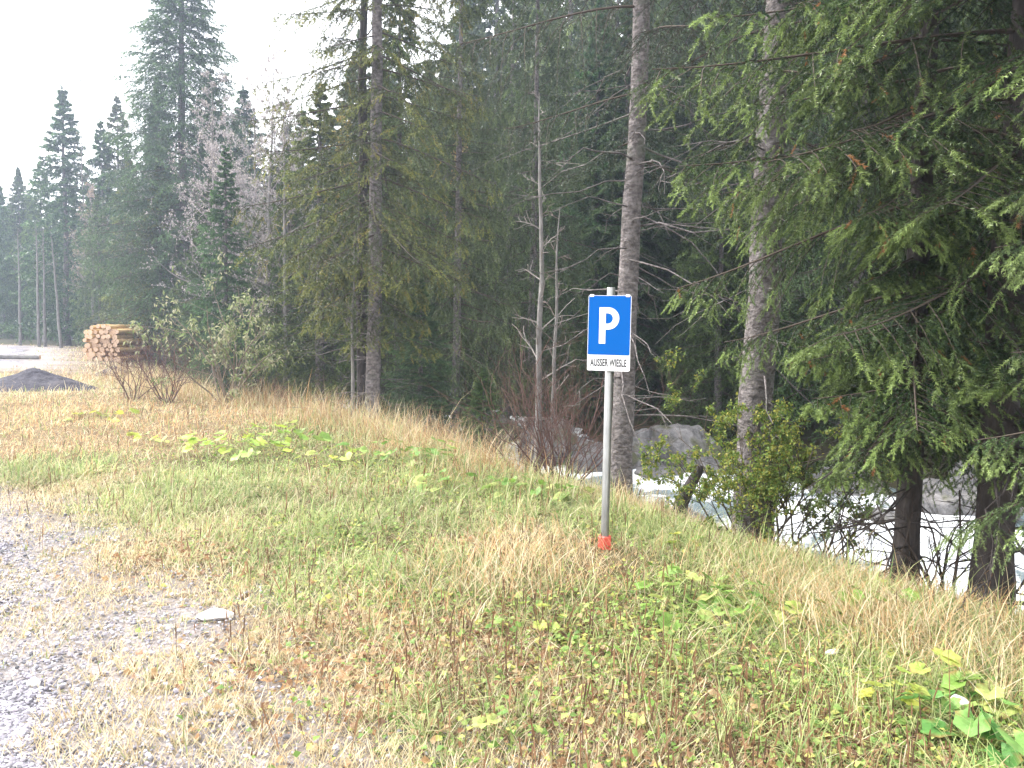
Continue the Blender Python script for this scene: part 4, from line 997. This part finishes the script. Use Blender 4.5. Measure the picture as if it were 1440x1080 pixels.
# letter P: outer outline and the counter, built as one face loop
def letter_P(h, w, st):
    r = h * .305; out = [(-w / 2, -h / 2), (-w / 2 + st, -h / 2), (-w / 2 + st, h / 2 - 2 * r)]
    cx, cz = w / 2 - r, h / 2 - r
    for k in range(15): a = R(-90 + 180 * k / 14); out.append((cx + r * math.cos(a), cz + r * math.sin(a)))
    out.append((-w / 2, h / 2))
    ri = r - st * .9; hole = [(-w / 2 + st, cz - ri)]
    for k in range(15): a = R(-90 + 180 * k / 14); hole.append((cx + ri * math.cos(a) - .004, cz + ri * math.sin(a)))
    hole.append((-w / 2 + st, cz + ri))
    cu = bpy.data.curves.new('letter', 'CURVE'); cu.dimensions = '2D'; cu.fill_mode = 'BOTH'; cu.extrude = .001
    for loop in (out, hole):
        s_ = cu.splines.new('POLY'); s_.points.add(len(loop) - 1); s_.use_cyclic_u = True
        for pt, (a, b) in zip(s_.points, loop): pt.co = (a, b, 0, 1)
    return cu
def curve_mesh(cu, name, mat, parent, loc):
    t = bpy.data.objects.new('temp', cu); COL.objects.link(t)
    dg = bpy.context.evaluated_depsgraph_get(); m = bpy.data.meshes.new_from_object(t.evaluated_get(dg)); bpy.data.objects.remove(t)
    m.materials.clear(); m.materials.append(mat); m.name = name
    o = bpy.data.objects.new(name, m); COL.objects.link(o); o.parent = parent; o.rotation_euler = (R(90), 0, 0); o.location = loc; return o
curve_mesh(letter_P(.262, .146, .047), 'letter', M['white'], pan, (.0, -.0042, wh / 2 - .002))
# place name in narrow capitals
cu = bpy.data.curves.new('place_name', 'FONT'); cu.body = 'AUSSER WIESLE'; cu.size = 1; cu.align_x = 'CENTER'; cu.align_y = 'CENTER'; cu.extrude = .008; cu.offset = .026; cu.space_character = 1.04
tn = curve_mesh(cu, 'place_name', M['black'], pan, (0, -.0012, -panel_h / 2 + wh / 2 - .001))
wtx = max(v.co.x for v in tn.data.vertices) - min(v.co.x for v in tn.data.vertices); htx = max(v.co.y for v in tn.data.vertices) - min(v.co.y for v in tn.data.vertices)
tn.scale = (.268 / wtx, .056 / htx, .1)
for sx in (-1, 1):
    V, Q = box_v(-.014, .014, -.006, .012, -.012, .006); G = Geo(); G.add(V, quads=Q); c = G.obj('clip', M['white'], pan); c.location = (sx * (panel_w / 2 - .026), -.0012, panel_h / 2 + .001)
for zc in (.16, -.15):
    V, Q = box_v(-.045, .045, 0, .014, -.018, .018); G = Geo(); G.add(V, quads=Q); c = G.obj('bracket', M['steel'], pan); c.location = (-.003, .0062, zc)

# ------------------------------------------------------------------ broad-leaved plants in the meadow
def big_leaf(P, D, Sz, col, rng):
    # kidney-shaped leaf: fan with a folded midrib and wavy margin
    m = 13; G_v, G_t = [], []
    D = norm(D); up = norm(np.array([rng.normal(0, .35), rng.normal(0, .35), 1.])); s = norm(np.cross(D, up)); nn = np.cross(s, D)
    a = np.linspace(-2.75, 2.75, m); rad = Sz * (.5 + .12 * np.cos(a) + .05 * np.cos(a * 7))
    c = P + D * Sz * .12
    rim = c + np.outer(np.cos(a) * rad, D) + np.outer(np.sin(a) * rad, s) + np.outer((np.abs(np.sin(a)) * .16 - .10 * np.cos(a)) * Sz + rng.normal(0, .02, m) * Sz, nn)
    mid = c + np.outer(np.cos(a) * rad * .55, D) + np.outer(np.sin(a) * rad * .55, s) + np.outer(np.abs(np.sin(a)) * .11 * Sz, nn)
    V = np.concatenate([[c], mid, rim]); T = [(0, 1 + k, 2 + k) for k in range(m - 1)]; Q = [(1 + k, 1 + m + k, 2 + m + k, 2 + k) for k in range(m - 1)]
    cc = np.concatenate([[col * .85], np.repeat([col * .95], m, 0), np.repeat([col], m, 0) * rng.uniform(.85, 1.15, (m, 1))])
    bad = rng.random(m) < .16; cc[1 + m:][bad] = np.array([.22, .15, .06]) * rng.uniform(.7, 1.6, (bad.sum(), 1))
    cc[1:1 + m] *= np.where(np.arange(m) % 2, .82, 1.05)[:, None]
    return V, T, Q, cc
def leafy_plant(label, px, py, n, size, spread, pal, rng, group=None, h=.12):
    p = at_z(px, py); e = empty('leafy_plant', label, 'plant', base_at(p.x, p.y, 0), 0, group)
    G, Gs = Geo(), Geo()
    for _ in range(n):
        a = rng.uniform(0, 6.28); r = spread * rng.random() ** .6; q = np.array([r * math.cos(a), r * math.sin(a), h * rng.uniform(.35, 1.2)])
        V, T, Q, C = big_leaf(q, np.array([math.cos(a), math.sin(a), rng.uniform(-.3, .2)]), size * rng.uniform(.6, 1.2), pal[rng.integers(0, len(pal))] * rng.uniform(.85, 1.15), rng)
        G.add(V, T, Q, C)
        s = np.linspace(0, 1, 4); P = np.outer(s, q) * np.array([1, 1, 1]); P[:, :2] *= (.4 + .6 * s)[:, None]
        V, Q = tubes(P[None], np.linspace(.0025, .0018, 4)[None], 4); Gs.add(V, quads=Q, col=(.22, .26, .1))
    G.obj('foliage', M['leaf'], e); Gs.obj('stems', M['twig'], e)
    return e
BL = np.array([(.20, .33, .07), (.28, .40, .11), (.15, .27, .06), (.38, .43, .14)])
DKL = np.array([(.10, .24, .06), (.14, .30, .08), (.20, .36, .10)])
YL = np.array([(.50, .50, .10), (.42, .48, .12), (.34, .44, .10)])
rp = np.random.default_rng(61)
leafy_plant('large dark green leaves filling the lower corner beside the white stone', 1372, 1042, 14, .14, .24, DKL, rp)
leafy_plant('large bright green leaves just behind the corner plant', 1392, 1005, 9, .12, .18, BL, rp)
leafy_plant('yellow spotted leaves standing left of the white stone', 1255, 1005, 9, .075, .10, YL, rp, h=.2)
leafy_plant('single upright yellow green leaf plant behind the white stone', 1310, 985, 4, .085, .07, YL, rp, h=.2)
leafy_plant('bright green round leaves in the long grass above the stone chip', 1195, 862, 10, .12, .2, BL, rp)
leafy_plant('two yellow green leaves beside the bright round ones', 1140, 880, 3, .11, .08, YL, rp)
leafy_plant('cluster of light green leaves right of the cut straw patch', 1005, 855, 20, .115, .34, BL, rp)
leafy_plant('light green leaves in front of the sign on the orange needles', 960, 885, 12, .10, .24, BL, rp)
leafy_plant('green leaf cluster below the light green ones', 1060, 872, 14, .105, .27, BL, rp)
leafy_plant('bright lime clump of leaves near the far grass fringe', 345, 640, 44, .15, .75, YL * np.array([.8, 1, .9]), rp, h=.25)
leafy_plant('pale green leaf beside the far lime clump', 425, 632, 7, .2, .3, BL, rp, h=.3)
leafy_plant('wide patch of green leaves under the tall dry grass', 560, 652, 36, .13, .65, BL, rp, h=.2)
leafy_plant('green leaf patch between the dead stem and the meadow', 745, 700, 20, .11, .4, BL, rp, h=.15)
leafy_plant('yellow green leaf at the grass edge below the snag', 960, 768, 3, .12, .08, YL, rp)
leafy_plant('green leaves right of the red post foot', 1010, 765, 5, .10, .16, BL, rp)
for lb, px, py, n, sz, sp, pal in (('bright leaf group directly left of the one below the light green cluster', 930, 835, 6, .09, .2, BL), ('few leaves growing at the top of the lying straw', 1240, 850, 5, .1, .18, BL),
        ('yellowing leaf group in the middle of the near turf', 760, 880, 5, .08, .15, YL), ('leaf group beside the bend of the grass edge', 800, 705, 10, .11, .3, BL), ('leaf group on the orange grass before the tall dry fringe', 640, 690, 10, .12, .35, BL),
        ('leaf group on the slope left of the wide green patch', 470, 655, 12, .13, .4, YL), ('pale leaf group half way to the far shrubs', 230, 625, 10, .15, .5, YL), ('leaf group in front of the small dark heap', 150, 590, 10, .18, .6, YL), ('round leaves above the bottom edge, below the brown stalks', 720, 1050, 6, .06, .14, BL)):
    leafy_plant(lb, px, py, n, sz, sp, pal, rp)
for k in range(16):
    px, py = rp.uniform(520, 1400), rp.uniform(790, 1060)
    leafy_plant('low rosette of small green leaves scattered in the near grass', px, py, int(rp.integers(4, 8)), rp.uniform(.045, .07), .08, BL, rp, group='small rosettes in the near grass', h=.07)

# ------------------------------------------------------------------ haze
import bmesh
G = Geo(); V, Q = box_v(-161, 161, -41, 161, -6, 78); G.add(V, quads=Q)
m, nt, nd, ln = newmat('valley_haze'); pv = N(nt, 'ShaderNodeVolumePrincipled'); pv.inputs['Color'].default_value = (.66, .77, 1, 1); pv.inputs['Density'].default_value = .0023; pv.inputs['Anisotropy'].default_value = .5
o = N(nt, 'ShaderNodeOutputMaterial'); ln.new(pv.outputs[0], o.inputs['Volume'])
hz_o = G.obj('haze', m); tag(hz_o, kind='stuff'); hz_o.display_type = 'WIRE'

# ------------------------------------------------------------------ light
SUN_EL, SUN_AZ = 38.0, -68.0            # azimuth from +Y towards +X
w = bpy.data.worlds.new("World"); sc.world = w; w.use_nodes = True; nt = w.node_tree; nt.nodes.clear()
sky = N(nt, 'ShaderNodeTexSky', sky_type='NISHITA'); sky.sun_disc = False; sky.sun_elevation = R(SUN_EL); sky.sun_rotation = R(SUN_AZ)
sky.air_density = 1.0; sky.dust_density = 3.0
tc = N(nt, 'ShaderNodeTexCoord'); no = N(nt, 'ShaderNodeTexNoise'); no.inputs['Scale'].default_value = 2.2; no.inputs['Detail'].default_value = 6
nt.links.new(tc.outputs['Generated'], no.inputs['Vector'])
cf = ramp(nt, no.outputs['Fac'], [(.30, (.55, .55, .55)), (.5, (.95, .95, .95))])
mx = N(nt, 'ShaderNodeMix', data_type='RGBA'); nt.links.new(cf, mx.inputs[0]); nt.links.new(sky.outputs[0], mx.inputs[6]); mx.inputs[7].default_value = (9.2, 9.15, 9.0, 1)
bg = N(nt, 'ShaderNodeBackground'); bg.inputs[1].default_value = .1; nt.links.new(mx.outputs[2], bg.inputs[0])
wo = N(nt, 'ShaderNodeOutputWorld'); nt.links.new(bg.outputs[0], wo.inputs[0])
sd = bpy.data.lights.new('sun', 'SUN'); sd.energy = 2.4; sd.angle = R(10); sd.color = (1, .95, .88)
so = bpy.data.objects.new('sun', sd); COL.objects.link(so); so.location = (-20, 10, 40)
sv = Vector((math.sin(R(SUN_AZ)) * math.cos(R(SUN_EL)), math.cos(R(SUN_AZ)) * math.cos(R(SUN_EL)), math.sin(R(SUN_EL))))
so.rotation_euler = sv.to_track_quat('Z', 'Y').to_euler()

sc.view_settings.view_transform = 'Standard'; sc.view_settings.look = 'None'; sc.view_settings.gamma = 1; sc.view_settings.exposure = 2.22
cy = sc.cycles; cy.max_bounces = 6; cy.diffuse_bounces = 3; cy.glossy_bounces = 2; cy.transmission_bounces = 3; cy.volume_bounces = 0; cy.transparent_max_bounces = 4
cy.use_denoising = True; cy.sample_clamp_indirect = 6; cy.use_adaptive_sampling = True; cy.adaptive_threshold = .02
